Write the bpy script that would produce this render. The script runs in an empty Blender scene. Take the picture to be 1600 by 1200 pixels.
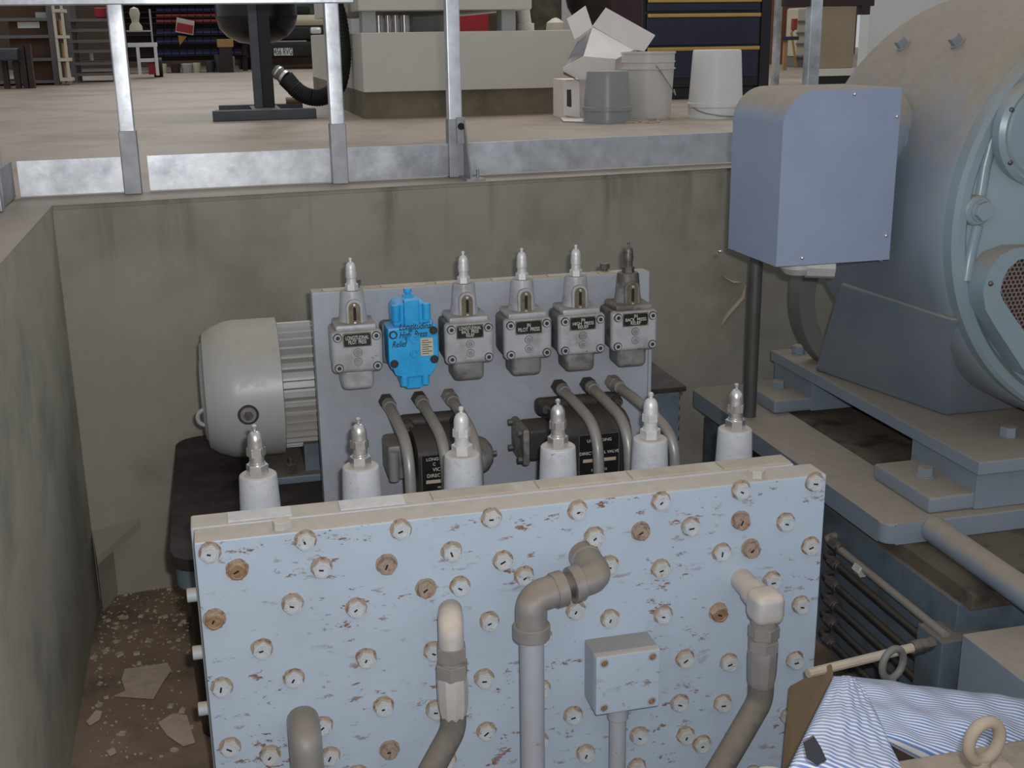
import bpy, bmesh, math, random
from mathutils import Vector, Matrix
random.seed(7)
S = bpy.context.scene
COL = S.collection

# ---------------------------------------------------------------- camera
CF, CP, CR_, CY = 1855.5, .284488, -.0142841, .244025      # focal length in px of a 1600 wide frame, pitch, roll, yaw
_cy, _sy = math.cos(CY), math.sin(CY)
FW = Vector((_sy*math.cos(CP), _cy*math.cos(CP), -math.sin(CP)))
_r0 = Vector((_cy, -_sy, 0)); _u0 = _r0.cross(FW)
RT = _r0*math.cos(CR_) + _u0*math.sin(CR_)
UP = -_r0*math.sin(CR_) + _u0*math.cos(CR_)
CAM = Vector((0, 0, .40))
cd = bpy.data.cameras.new('camera'); cam = bpy.data.objects.new('camera', cd); COL.objects.link(cam)
cd.sensor_width = 36; cd.lens = 36*CF/1600; cd.clip_start = .02; cd.clip_end = 200
cam.matrix_world = Matrix(((RT.x, UP.x, -FW.x, CAM.x), (RT.y, UP.y, -FW.y, CAM.y), (RT.z, UP.z, -FW.z, CAM.z), (0, 0, 0, 1)))
S.camera = cam

def pl(u, v, ax, val):
    """a point of the place: where the sight line through photo point (u, v) meets a plane of the place"""
    d = (u-800)/CF*RT - (v-600)/CF*UP + FW
    a = 'xyz'.index(ax)
    return CAM + d*((val-CAM[a])/d[a])
def Q(u, v, Y): return pl(u, v, 'y', Y)

# ---------------------------------------------------------------- light and exposure
S.view_settings.view_transform = 'Standard'; S.view_settings.look = 'None'
S.view_settings.exposure = 0.13; S.view_settings.gamma = 1; S.view_settings.use_curve_mapping = False
W = bpy.data.worlds.new('world'); S.world = W; W.use_nodes = True
bg = W.node_tree.nodes['Background']; bg.inputs[0].default_value = (.93, .97, 1.0, 1); bg.inputs[1].default_value = .42
def area(name, loc, target, size, energy, color=(1, 1, 1), size_y=None):
    l = bpy.data.lights.new(name, 'AREA'); l.energy = energy; l.color = color; l.size = size
    if size_y: l.shape = 'RECTANGLE'; l.size_y = size_y
    o = bpy.data.objects.new(name, l); COL.objects.link(o); o.location = loc
    o.rotation_euler = (Vector(target)-Vector(loc)).to_track_quat('-Z', 'Y').to_euler(); return o
# the camera's own flash, just above and right of the lens
area('camera_flash', CAM + RT*.045 + UP*.05 + FW*.02, CAM + FW*2, .035, 25.0, (1, .98, .96), .022)
# daylight through the large roller doors of the workshop
area('door_daylight', (1.5, 17.5, 3.6), (1.5, 8, 0), 6, 120, (1, .99, .97), 2.4)
area('roof_daylight', (3.0, 8.0, 5.5), (3.0, 7.0, 0), 6, 170, (1, .98, .95), 3)

# ---------------------------------------------------------------- materials
MATS = {}
def srgb(r, g, b):
    return tuple((c/255/12.92 if c/255 <= .04045 else ((c/255+.055)/1.055)**2.4) for c in (r, g, b)) + (1,)
def mat(name, col, rough=.6, metal=0, var=.12, vscale=8, dust=0, dustcol=(150, 134, 116), chips=0, chipcol=(96, 70, 58), chipscale=30,
        bump=0, bumpscale=60, blotch=None, blotchscale=3, spec=.5, alpha=1, emit=0, trans=0, streak=None, dustlo=.35):
    if name in MATS: return MATS[name]
    m = bpy.data.materials.new(name); m.use_nodes = True; nt = m.node_tree; N = nt.nodes; Lk = nt.links
    b = N['Principled BSDF']
    b.inputs['Roughness'].default_value = rough; b.inputs['Metallic'].default_value = metal
    b.inputs['Specular IOR Level'].default_value = spec
    tc = N.new('ShaderNodeNewGeometry')
    pos = tc.outputs['Position']
    def noise(scale, detail=5, rough_=.6, vec=None):
        n = N.new('ShaderNodeTexNoise'); n.inputs['Scale'].default_value = scale; n.inputs['Detail'].default_value = detail
        n.inputs['Roughness'].default_value = rough_; Lk.new(vec or pos, n.inputs['Vector']); return n.outputs['Fac']
    def ramp(src, lo, hi):
        r = N.new('ShaderNodeMapRange'); r.inputs[1].default_value = lo; r.inputs[2].default_value = hi; Lk.new(src, r.inputs[0]); return r.outputs[0]
    def mix(f, a, c):
        x = N.new('ShaderNodeMix'); x.data_type = 'RGBA'
        Lk.new(f, x.inputs[0])
        if isinstance(a, tuple): x.inputs[6].default_value = a
        else: Lk.new(a, x.inputs[6])
        if isinstance(c, tuple): x.inputs[7].default_value = c
        else: Lk.new(c, x.inputs[7])
        return x.outputs[2]
    def math_(op, a, c):
        x = N.new('ShaderNodeMath'); x.operation = op
        for i, q in enumerate((a, c)):
            if isinstance(q, (int, float)): x.inputs[i].default_value = q
            else: Lk.new(q, x.inputs[i])
        x.use_clamp = False
        return x.outputs[0]
    c0 = srgb(*col)
    lo = tuple(v*(1-var) for v in c0[:3])+(1,); hi = tuple(min(1, v*(1+var)) for v in c0[:3])+(1,)
    out = mix(ramp(noise(vscale), .3, .7), lo, hi)
    if blotch: out = mix(ramp(noise(blotchscale, 6, .65), .48, .62), out, srgb(*blotch))
    if streak:
        mp = N.new('ShaderNodeMapping'); mp.inputs['Scale'].default_value = (9, 9, .7); Lk.new(pos, mp.inputs['Vector'])
        sm = ramp(noise(1, 5, .6, mp.outputs[0]), .52, .72)
        sx = N.new('ShaderNodeSeparateXYZ'); Lk.new(pos, sx.inputs[0])
        top = ramp(sx.outputs[2], streak[1], streak[2])
        out = mix(math_('MULTIPLY', sm, top), out, srgb(*streak[0]))
    if chips:
        cm_ = N.new('ShaderNodeMapping'); cm_.inputs['Scale'].default_value = (.55, 1, 1.25); Lk.new(pos, cm_.inputs['Vector'])
        ch = ramp(noise(chipscale, 8, .75, cm_.outputs[0]), 1-chips, 1-chips+.015)
        big = ramp(noise(chipscale*.18, 3, .5), .42, .60)
        out = mix(math_('MULTIPLY', ch, big), out, srgb(*chipcol))
    if dust:
        sx = N.new('ShaderNodeSeparateXYZ'); Lk.new(tc.outputs['Normal'], sx.inputs[0])
        d = ramp(math_('ADD', sx.outputs[2], math_('MULTIPLY', math_('SUBTRACT', noise(14, 6, .7), .5), .9)), dustlo, dustlo+.5)
        d = math_('MULTIPLY', d, dust)
        dc = mix(ramp(noise(35), .3, .7), tuple(v*.86 for v in srgb(*dustcol)[:3])+(1,), srgb(*dustcol))
        out = mix(d, out, dc)
        rr = N.new('ShaderNodeMapRange'); rr.inputs[3].default_value = rough; rr.inputs[4].default_value = .95; Lk.new(d, rr.inputs[0]); Lk.new(rr.outputs[0], b.inputs['Roughness'])
        if metal:
            rm = N.new('ShaderNodeMapRange'); rm.inputs[3].default_value = metal; rm.inputs[4].default_value = 0; Lk.new(d, rm.inputs[0]); Lk.new(rm.outputs[0], b.inputs['Metallic'])
    Lk.new(out, b.inputs['Base Color'])
    if bump:
        bp = N.new('ShaderNodeBump'); bp.inputs['Strength'].default_value = bump; bp.inputs['Distance'].default_value = .004
        Lk.new(noise(bumpscale, 6, .6), bp.inputs['Height']); Lk.new(bp.outputs[0], b.inputs['Normal'])
    if alpha < 1: b.inputs['Alpha'].default_value = alpha
    if trans: b.inputs['Transmission Weight'].default_value = trans
    if emit:
        b.inputs['Emission Color'].default_value = c0; b.inputs['Emission Strength'].default_value = emit
    MATS[name] = m; return m

M = dict(
 shop=mat('shop_floor_concrete', (156, 142, 128), .55, var=.08, vscale=3, blotch=(134, 120, 108), blotchscale=1.2, bump=.08),
 conc=mat('pit_wall_concrete', (152, 147, 136), .85, var=.08, vscale=3.5, blotch=(134, 130, 119), blotchscale=2.2, bump=.12, bumpscale=40, streak=((98, 92, 78), -.26, -.04)),
 concl=mat('pit_side_wall_concrete', (158, 154, 142), .9, var=.10, vscale=4, blotch=(134, 132, 122), blotchscale=2.5, bump=.3, bumpscale=30),
 pitf=mat('pit_floor_concrete', (134, 114, 96), .95, var=.15, vscale=7, blotch=(90, 80, 70), blotchscale=3, bump=.4),
 plinth=mat('plinth_concrete', (128, 118, 100), .9, var=.15, vscale=6, blotch=(108, 100, 84), blotchscale=4),
 galv=mat('galvanised_steel', (206, 211, 218), .36, .5, var=.16, vscale=22, blotch=(158, 162, 170), blotchscale=3.2, bump=.05, spec=.6),
 galvd=mat('dull_galvanised_steel', (150, 152, 156), .5, .6, var=.15, vscale=20, dust=.4),
 mani=mat('pale_blue_paint', (172, 188, 206), .42, var=.05, vscale=5, dust=.95, dustcol=(190, 178, 164), chips=.415, chipscale=46, chipcol=(124, 92, 76), bump=.03),
 manis=mat('pale_blue_paint_side', (176, 184, 192), .5, var=.08, vscale=8, dust=.9, dustcol=(190, 178, 164)),
 plug=mat('painted_plug', (182, 192, 202), .4, var=.12, vscale=60, dust=1, dustcol=(188, 178, 164), dustlo=-.05, chips=.41, chipscale=150, chipcol=(120, 98, 84)),
 plugr=mat('rusty_plug', (146, 118, 90), .6, .2, var=.3, vscale=120, dust=.9, dustcol=(186, 164, 138), dustlo=.1),
 rim=mat('bare_rusty_ring', (158, 142, 128), .9, var=.2, vscale=90, blotch=(120, 98, 84), blotchscale=90),
 dark=mat('dark_hole', (26, 22, 22), .8),
 plate=mat('grey_blue_paint', (160, 166, 176), .45, var=.07, vscale=5, dust=.85, dustcol=(170, 154, 136), blotch=(150, 154, 162), blotchscale=6, chips=.34, chipscale=50, chipcol=(104, 98, 92)),
 valve=mat('grey_valve_paint', (166, 168, 174), .38, var=.08, vscale=22, dust=.75, dustcol=(134, 124, 112), blotch=(146, 144, 144), blotchscale=16, chips=.36, chipscale=60, chipcol=(92, 66, 56)),
 valved=mat('grimy_valve_paint', (124, 122, 120), .5, var=.25, vscale=28, dust=.75, dustcol=(112, 100, 84), blotch=(84, 80, 76), blotchscale=18),
 grim=mat('black_grimy_iron', (44, 42, 42), .5, var=.3, vscale=20, dust=.55, dustcol=(92, 82, 70)),
 tank=mat('dark_tank_top', (40, 33, 31), .75, var=.25, vscale=14, blotch=(58, 48, 42), blotchscale=14),
 motor=mat('motor_grey_paint', (168, 170, 170), .38, var=.05, vscale=7, dust=.75, dustcol=(170, 160, 148), dustlo=.3),
 chrome=mat('bright_cap_metal', (214, 212, 212), .3, .85, var=.12, vscale=60, spec=.7),
 capw=mat('silver_painted_cap', (208, 208, 210), .45, .35, var=.1, vscale=60, dust=.3, dustcol=(190, 176, 160)),
 cylw=mat('pale_grey_cylinder_paint', (186, 190, 196), .55, var=.08, vscale=30, dust=.8, dustcol=(184, 172, 158), dustlo=.5, blotch=(176, 178, 184), blotchscale=60, chips=.37, chipscale=90, chipcol=(120, 100, 92)),
 blue=mat('bright_blue_paint', (44, 164, 222), .35, var=.08, vscale=30, dust=.3, dustcol=(150, 170, 176), blotch=(30, 148, 210), blotchscale=20),
 tubem=mat('dusty_grey_tube', (150, 148, 146), .38, .3, var=.1, vscale=20, dust=.8, dustcol=(136, 124, 112), dustlo=.3),
 brass=mat('dull_brass', (112, 104, 84), .5, .5, var=.3, vscale=70),
 nplate=mat('black_nameplate', (22, 22, 24), .4, var=.2, vscale=60),
 letter=mat('pale_lettering', (206, 204, 196), .5, var=.05),
 ink=mat('dark_blue_marker_ink', (12, 40, 92), .6),
 beige=mat('beige_label', (190, 180, 150), .5, var=.1, vscale=80),
 bolt=mat('oily_bolt_steel', (104, 100, 98), .4, .6, var=.3, vscale=90, dust=.5, dustcol=(120, 106, 90)),
 elbow=mat('dusty_iron_fitting', (152, 150, 150), .42, .35, var=.14, vscale=30, dust=1, dustcol=(140, 130, 118), dustlo=.1),
 elboww=mat('cream_dusted_fitting', (190, 188, 188), .45, .2, var=.1, vscale=30, dust=1, dustcol=(200, 188, 174), dustlo=.05),
 pipew=mat('pale_painted_pipe', (160, 166, 176), .45, var=.06, vscale=20, dust=.6, dustcol=(150, 136, 120), chips=.36, chipscale=70),
 hose=mat('braided_hose_rubber', (112, 108, 104), .7, .0, var=.2, vscale=60, dust=.9, dustcol=(134, 124, 112), dustlo=.2, bump=.5, bumpscale=400),
 mach=mat('machine_blue_paint', (128, 139, 152), .34, var=.06, vscale=6, dust=.95, dustcol=(158, 146, 132), dustlo=.16, blotch=(118, 131, 148), blotchscale=3),
 jbox=mat('box_blue_paint', (140, 152, 178), .40, var=.05, vscale=6, dust=.95, dustcol=(160, 148, 132), dustlo=.15, chips=.35, chipscale=55, chipcol=(176, 196, 188)),
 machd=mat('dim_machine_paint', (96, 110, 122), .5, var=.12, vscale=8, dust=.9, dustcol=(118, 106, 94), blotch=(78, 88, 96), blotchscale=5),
 machf=mat('end_bell_paint', (132, 150, 160), .3, var=.05, vscale=6, dust=.9, dustcol=(150, 140, 126), dustlo=.25),
 oil=mat('oily_dust', (96, 86, 74), .9, var=.2, vscale=8, blotch=(50, 44, 40), blotchscale=6),
 ringm=mat('dull_grey_iron', (112, 112, 110), .6, .1, var=.15, vscale=12),
 rodm=mat('dull_dark_rod', (94, 94, 92), .45, .4, var=.15, vscale=30),
 tan=mat('tan_dusty_iron', (176, 164, 148), .8, var=.12, vscale=20),
 tand=mat('dull_tan_casing', (150, 138, 122), .8, var=.14, vscale=20, blotch=(134, 122, 108), blotchscale=14),
 card=mat('brown_cardboard', (122, 104, 80), .9, var=.12, vscale=12),
 cardw=mat('white_coated_cardboard', (226, 218, 214), .7, var=.04, vscale=8),
 paper=mat('torn_pale_paper', (186, 168, 148), .9, var=.15, vscale=30),
 crumb=mat('pale_crumbs', (176, 164, 144), .9, var=.3, vscale=80),
 skirt=mat('cream_skirt_paint', (204, 200, 192), .6, var=.04, vscale=3),
 lgrey=mat('light_grey_machine_paint', (168, 170, 168), .5, var=.05, vscale=6),
 red=mat('red_cabinet_paint', (150, 26, 34), .5, var=.15, vscale=4),
 navy=mat('navy_cabinet_paint', (24, 30, 58), .28, var=.2, vscale=3),
 navyd=mat('black_cabinet_paint', (14, 16, 26), .35, var=.2, vscale=3),
 gold=mat('brass_trim', (196, 160, 96), .3, .8, var=.1),
 gbuck=mat('grey_bucket_plastic', (142, 146, 148), .3, var=.04, vscale=10),
 cbuck=mat('translucent_white_plastic', (206, 202, 196), .35, var=.03, vscale=10),
 wbuck=mat('white_bucket_plastic', (222, 222, 220), .4, var=.03, vscale=10, dust=.2),
 black=mat('black_tank_paint', (22, 20, 26), .25, var=.2, vscale=6),
 rub=mat('black_rubber', (26, 24, 24), .6, var=.2, vscale=20),
 stand=mat('dark_steel_stand', (66, 70, 78), .45, .3, var=.2, vscale=14, dust=.35),
 rack=mat('rack_grey_steel', (112, 108, 108), .5, .4, var=.1),
 rackd=mat('dark_brown_steel', (48, 36, 32), .7, var=.2, vscale=6),
 cardd=mat('dim_cardboard', (82, 60, 46), .9, var=.2, vscale=5),
 wood=mat('pale_timber', (164, 130, 90), .8, var=.15, vscale=6),
 bred=mat('red_plastic', (150, 50, 40), .5), bblue=mat('dark_blue_plastic', (26, 34, 92), .4),
 wht=mat('white_paint', (222, 222, 220), .5, var=.03),
 yel=mat('ochre_card', (160, 130, 60), .7),
 truck=mat('truck_cream_paint', (206, 196, 168), .3, var=.03), truckd=mat('truck_black_trim', (16, 14, 16), .4),
 glass=mat('dark_green_glass', (60, 92, 76), .1, spec=.8), lamp=mat('headlight_glass', (235, 235, 240), .15, .5),
 lplate=mat('licence_plate_white', (226, 236, 232), .4), lnum=mat('licence_plate_ink', (36, 50, 48), .5),
 ibc=mat('cream_plastic_tank', (196, 188, 170), .5, var=.04), brownw=mat('brown_timber_wall', (120, 66, 48), .8, var=.2, vscale=3),
 beigec=mat('olive_beige_paint', (148, 134, 112), .6, var=.05), wallw=mat('white_wall_paint', (196, 200, 198), .8, var=.03, vscale=2),
 wallb=mat('dim_far_wall', (96, 78, 66), .9, var=.2, vscale=2), copper=mat('copper_pipe', (150, 92, 70), .4, .5),
)
def stripe_mat():
    m = bpy.data.materials.new('blue_white_woven_sack'); m.use_nodes = True; nt = m.node_tree; N = nt.nodes; L = nt.links
    b = N['Principled BSDF']; b.inputs['Roughness'].default_value = .45
    uv = N.new('ShaderNodeUVMap'); uv.uv_map = 'UVMap'
    w = N.new('ShaderNodeTexWave'); w.wave_type = 'BANDS'; w.bands_direction = 'Y'; w.inputs['Scale'].default_value = 10.0
    w.inputs['Distortion'].default_value = .6; w.inputs['Detail'].default_value = 2; w.inputs['Detail Scale'].default_value = .6
    L.new(uv.outputs[0], w.inputs['Vector'])
    r = N.new('ShaderNodeValToRGB'); L.new(w.outputs['Fac'], r.inputs[0])
    r.color_ramp.elements[0].position = .45; r.color_ramp.elements[0].color = srgb(108, 140, 200)
    r.color_ramp.elements[1].position = .75; r.color_ramp.elements[1].color = srgb(226, 228, 232)
    n = N.new('ShaderNodeTexNoise'); n.inputs['Scale'].default_value = 9; g = N.new('ShaderNodeNewGeometry'); L.new(g.outputs['Position'], n.inputs['Vector'])
    mr = N.new('ShaderNodeMapRange'); mr.inputs[1].default_value = .56; mr.inputs[2].default_value = .70; L.new(n.outputs['Fac'], mr.inputs[0])
    sx = N.new('ShaderNodeSeparateXYZ'); L.new(g.outputs['Normal'], sx.inputs[0])
    mr2 = N.new('ShaderNodeMapRange'); mr2.inputs[1].default_value = .5; mr2.inputs[2].default_value = .95; L.new(sx.outputs[2], mr2.inputs[0])
    mx0 = N.new('ShaderNodeMath'); mx0.operation = 'MAXIMUM'; L.new(mr.outputs[0], mx0.inputs[0]); L.new(mr2.outputs[0], mx0.inputs[1])
    mm = N.new('ShaderNodeMath'); mm.operation = 'MULTIPLY'; mm.inputs[1].default_value = .35; L.new(mx0.outputs[0], mm.inputs[0])
    mx = N.new('ShaderNodeMix'); mx.data_type = 'RGBA'; L.new(mm.outputs[0], mx.inputs[0]); L.new(r.outputs[0], mx.inputs[6]); mx.inputs[7].default_value = srgb(168, 156, 146)
    L.new(mx.outputs[2], b.inputs['Base Color'])
    bp = N.new('ShaderNodeBump'); bp.inputs['Strength'].default_value = .25; bp.inputs['Distance'].default_value = .002; L.new(w.outputs['Fac'], bp.inputs['Height']); L.new(bp.outputs[0], b.inputs['Normal'])
    return m
M['sack'] = stripe_mat()

# ---------------------------------------------------------------- mesh helpers
def basis(d):
    d = Vector(d).normalized(); a = Vector((0, 0, 1)) if abs(d.z) < .9 else Vector((1, 0, 0))
    x = a.cross(d).normalized(); y = d.cross(x); return x, y, d
class MB:
    def __init__(s): s.bm = bmesh.new(); s.mi = 0; s.mats = [None]
    def use(s, m):
        if m not in s.mats: s.mats.append(m)
        s.mi = s.mats.index(m); return s
    def face(s, vs):
        try: f = s.bm.faces.new(vs); f.material_index = s.mi; return f
        except ValueError: return None
    def poly(s, pts): return s.face([s.bm.verts.new(p) for p in pts])
    def box(s, lo, hi, bev=0, rot=None, piv=None, seg=2):
        lo = Vector(lo); hi = Vector(hi); t = bmesh.new(); c = (lo+hi)/2; d = hi-lo
        bmesh.ops.create_cube(t, size=1, matrix=Matrix.Translation(c) @ Matrix.Diagonal((abs(d.x), abs(d.y), abs(d.z), 1)))
        if bev: bmesh.ops.bevel(t, geom=list(t.edges), offset=min(bev, .45*min(abs(d.x), abs(d.y), abs(d.z))), segments=seg, profile=.5, affect='EDGES')
        if rot is not None:
            p = Vector(piv) if piv is not None else c
            bmesh.ops.transform(t, matrix=Matrix.Translation(p) @ rot.to_4x4() @ Matrix.Translation(-p), verts=t.verts)
        s.merge(t); return s
    def merge(s, t):
        mp = {v: s.bm.verts.new(v.co) for v in t.verts}
        for f in t.faces: s.face([mp[v] for v in f.verts])
        t.free()
    def lathe(s, p0, d, prof, seg=28, squash=None, a0=0):
        x, y, z = basis(d); p0 = Vector(p0); rings = []
        for r, h in prof:
            if r < 1e-6: rings.append([s.bm.verts.new(p0+z*h)])
            else: rings.append([s.bm.verts.new(p0+z*h+(x*math.cos(a0+2*math.pi*i/seg)+y*math.sin(a0+2*math.pi*i/seg))*r) for i in range(seg)])
        for a, b in zip(rings, rings[1:]):
            for i in range(seg):
                j = (i+1) % seg
                if len(a) == 1 and len(b) == 1: break
                if len(a) == 1: s.face([a[0], b[i], b[j]])
                elif len(b) == 1: s.face([a[i], b[0], a[j]])
                else: s.face([a[i], b[i], b[j], a[j]])
        return s
    def cyl(s, p0, p1, r0, r1=None, seg=24, a0=0):
        p0 = Vector(p0); p1 = Vector(p1); L = (p1-p0).length; r1 = r0 if r1 is None else r1
        e = min(r0, r1, L)*.06
        return s.lathe(p0, p1-p0, [(0, 0), (r0-e, 0), (r0, e), (r1, L-e), (r1-e, L), (0, L)], seg, a0=a0)
    def hexa(s, p0, p1, r, a0=0): return s.cyl(p0, p1, r, seg=6, a0=a0)
    def dome(s, p0, d, r, h, n=6, seg=24):
        return s.lathe(p0, d, [(r*math.cos(k*math.pi/2/n), h*math.sin(k*math.pi/2/n)) for k in range(n)]+[(0, h)], seg)
    def tube(s, pts, r, seg=16, fil=0, n=8, caps=True, rib=0):
        pts = [Vector(p) for p in pts]
        if fil:
            out = [pts[0]]
            for a, b, c in zip(pts, pts[1:], pts[2:]):
                f = min(fil, (a-b).length*.49, (c-b).length*.49); p = b+(a-b).normalized()*f; q = b+(c-b).normalized()*f
                out += [p*(1-t)**2+b*2*t*(1-t)+q*t*t for t in [k/n for k in range(n+1)]]
            out.append(pts[-1]); pts = out
        x, y, d = basis(pts[1]-pts[0]); rings = []
        for i, p in enumerate(pts):
            t = (pts[min(i+1, len(pts)-1)]-pts[max(i-1, 0)]).normalized()
            x = (x-t*x.dot(t)).normalized(); y = t.cross(x)
            rr = r(i/(len(pts)-1)) if callable(r) else r
            if rib and i % 2: rr *= 1-rib
            rings.append([s.bm.verts.new(p+(x*math.cos(2*math.pi*k/seg)+y*math.sin(2*math.pi*k/seg))*rr) for k in range(seg)])
        for a, b in zip(rings, rings[1:]):
            for i in range(seg): s.face([a[i], a[(i+1) % seg], b[(i+1) % seg], b[i]])
        if caps: s.face(rings[0][::-1]); s.face(rings[-1])
        return s
    def prism(s, poly, vec, bev=0):
        t = bmesh.new(); vec = Vector(vec); a = [t.verts.new(Vector(p)) for p in poly]; b = [t.verts.new(Vector(p)+vec) for p in poly]
        t.faces.new(a); t.faces.new(b[::-1]); n = len(a)
        for i in range(n): t.faces.new([a[i], b[i], b[(i+1) % n], a[(i+1) % n]])
        if bev: bmesh.ops.bevel(t, geom=list(t.edges), offset=bev, segments=2, profile=.5, affect='EDGES')
        s.merge(t); return s
    def build(s, name, m=None, parent=None, loc=None, sharp=35):
        if m is not None and s.mats[0] is None: s.mats[0] = m
        if s.mats[0] is None: s.mats[0] = s.mats[1]
        bmesh.ops.recalc_face_normals(s.bm, faces=s.bm.faces)
        off = -(Vector(parent['_loc']) if parent is not None else Vector(loc or (0, 0, 0)))
        bmesh.ops.translate(s.bm, vec=off, verts=s.bm.verts)
        for f in s.bm.faces: f.smooth = True
        for e in s.bm.edges:
            if len(e.link_faces) == 2 and e.calc_face_angle(0) > math.radians(sharp): e.smooth = False
        me = bpy.data.meshes.new(name); s.bm.to_mesh(me); s.bm.free()
        for k in s.mats: me.materials.append(k)
        o = bpy.data.objects.new(name, me); COL.objects.link(o)
        wn = o.modifiers.new('normals', 'WEIGHTED_NORMAL'); wn.keep_sharp = True
        if parent is not None: o.parent = parent; o['_loc'] = tuple(parent['_loc'])
        else: o.location = loc or (0, 0, 0); o['_loc'] = tuple(loc or (0, 0, 0))
        return o
def tag(o, label, cat, group=None, kind=None):
    o['label'] = label; o['category'] = cat
    if group: o['group'] = group
    if kind: o['kind'] = kind
    return o
def thing(name, label, cat, loc, group=None):
    o = bpy.data.objects.new(name, None); COL.objects.link(o); o.location = loc; o['_loc'] = tuple(loc); o.empty_display_size = .02
    return tag(o, label, cat, group)
def dup(src, loc, label=None, group=None, rz=0):
    def rec(o, par):
        c = o.copy(); COL.objects.link(c)
        if par is not None: c.parent = par
        for ch in list(o.children):
            rec(ch, c)
        return c
    r = rec(src, None); r.location = loc; r.rotation_euler = (0, 0, rz); r['_loc'] = tuple(loc)
    if label: r['label'] = label
    if group: r['group'] = group
    return r
def struct(o): o['kind'] = 'structure'; return o
def text(txt, name, loc, size, m, parent, width=None, ry=0, extr=.0004, lines=1.0, shear=0, xs=1, rot=None):
    c = bpy.data.curves.new(name+'_c', 'FONT'); c.body = txt; c.size = size; c.align_x = 'CENTER'; c.align_y = 'CENTER'; c.extrude = extr; c.space_line = lines; c.shear = shear
    o = bpy.data.objects.new(name+'_t', c); COL.objects.link(o)
    dg = bpy.context.evaluated_depsgraph_get(); me = bpy.data.meshes.new_from_object(o.evaluated_get(dg)); bpy.data.objects.remove(o)
    if width:
        w = max(v.co.x for v in me.vertices)-min(v.co.x for v in me.vertices); xs = width/w
    R_ = rot if rot is not None else (Matrix.Rotation(ry, 4, 'Y') @ Matrix.Rotation(math.pi/2, 4, 'X'))
    T = Matrix.Translation(Vector(loc)-Vector(parent['_loc'])) @ R_ @ Matrix.Diagonal((xs, 1, 1, 1))
    me.transform(T); me.materials.clear(); me.materials.append(m); me.name = name
    q = bpy.data.objects.new(name, me); COL.objects.link(q); q.parent = parent; q['_loc'] = tuple(parent['_loc']); return q

# ================================================================ SETTING
ZP = -1.107
def wy(x): return 3.29 + .10*x          # the back wall of the pit runs slightly askew
b = MB(); X0, X1 = -.40, 5.0
b.poly([(X0, wy(X0), 0), (X1, wy(X1), 0), (X1, 30, 0), (X0, 30, 0)]); b.poly([(-14, -3, 0), (X0, -3, 0), (X0, 30, 0), (-14, 30, 0)]); b.poly([(X1, -3, 0), (18, -3, 0), (18, 30, 0), (X1, 30, 0)])
struct(b.build('floor', M['shop']))
b = MB(); b.prism([(X0, wy(X0), ZP), (X1, wy(X1), ZP), (X1, wy(X1), -.012), (X0, wy(X0), -.012)], (0, .25, 0))
b.prism([(X0, wy(X0)+.008, -.012), (X1, wy(X1)+.008, -.012), (X1, wy(X1)+.008, -.0005), (X0, wy(X0)+.008, -.0005)], (0, .25, 0)); struct(b.build('wall_back', M['conc']))
b = MB(); b.box((X0-.3, -3, ZP), (X0, wy(X0)+.05, -.001))
struct(b.build('wall_left', M['concl']))
b = MB(); b.box((X1, -3, ZP), (X1+.3, 3.9, -.001)); struct(b.build('wall_right', M['concl']))
b = MB(); b.poly([(X0, -3, ZP), (X1, -3, ZP), (X1, 4, ZP), (X0, 4, ZP)]); struct(b.build('floor', M['pitf']))
# the hump of concrete at the foot of the corner
b = MB(); b.prism([(X0, 3.26, -.90), (X0+.13, 3.25, -.885), (X0+.02, 3.12, -.93)], (0, 0, -.02)); b.prism([(X0, 3.26, -.92), (X0+.05, 3.25, -.92), (X0+.015, 3.16, -.93)], (.0, .0, -.18))
struct(b.build('trim_1', M['conc']))
b = MB()
for pts in ([(1128, 508), (1134, 494), (1160, 464), (1166, 446), (1163, 466), (1140, 492)], [(1128, 431), (1145, 439), (1160, 441), (1146, 442)]):
    b.prism([Q(u, v, wy(1.5)-.0015) for u, v in pts], (0, .01, 0))
struct(b.build('trim_2', M['paper']))
# far walls of the workshop
b = MB(); b.box((-9, 21, 0), (12, 21.2, 5)); struct(b.build('wall_far', M['wallb']))
b = MB(); b.box((5.6, 9.6, 0), (14, 9.75, 5)); struct(b.build('wall_white', M['wallw']))
b = MB(); b.box((1.35, 12.0, 0), (2.35, 12.15, 5)); b.use(M['skirt']); struct(b.build('wall_partition', M['skirt']))

# ================================================================ GUARD RAIL
def ty(x): return 3.475 + .06*x
gr = thing('guard_rail', 'galvanised steel guard rail with kick plate along the far edge of the pit', 'guard rail', (.8, 3.5, 0))
def toe(x0, x1, name='kick_plate'):
    b = MB(); b.prism([(x0, ty(x0), .004), (x1, ty(x1), .004), (x1, ty(x1), .098), (x0, ty(x0), .098)], (0, .008, 0)); return b.build(name, M['galv'], gr)
toe(-.50, -.185); toe(-.165, .37); toe(.385, .70); toe(.715, 2.6)
def post(x, z0=0, h=1.1, w=.040, dy=-.022, mm='galv'):
    y = ty(x)+dy
    b = MB(); b.use(M[mm]); b.box((x-w/2, y-w/2, .12+z0), (x+w/2, y+w/2, h), .004); b.use(M['galvd']); b.box((x-w/2-.003, y-w/2-.003, z0), (x+w/2+.003, y+w/2+.003, .17+z0), .003)
    return b.build('post', None, gr)
post(-.208); post(.362)
pp = post(.712, dy=0)
b = MB(); x, y = .712, ty(.712)
b.prism([(x+.02, y-.022, .002), (x+.02, y-.12, .002), (x+.02, y-.035, .17), (x+.02, y-.022, .17)], (.005, 0, 0)); b.box((x+.005, y-.135, .0), (x+.06, y-.02, .006)); b.use(M['galvd']).cyl((x+.045, y-.10, 0), (x+.045, y-.10, .03), .004, seg=10)
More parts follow.
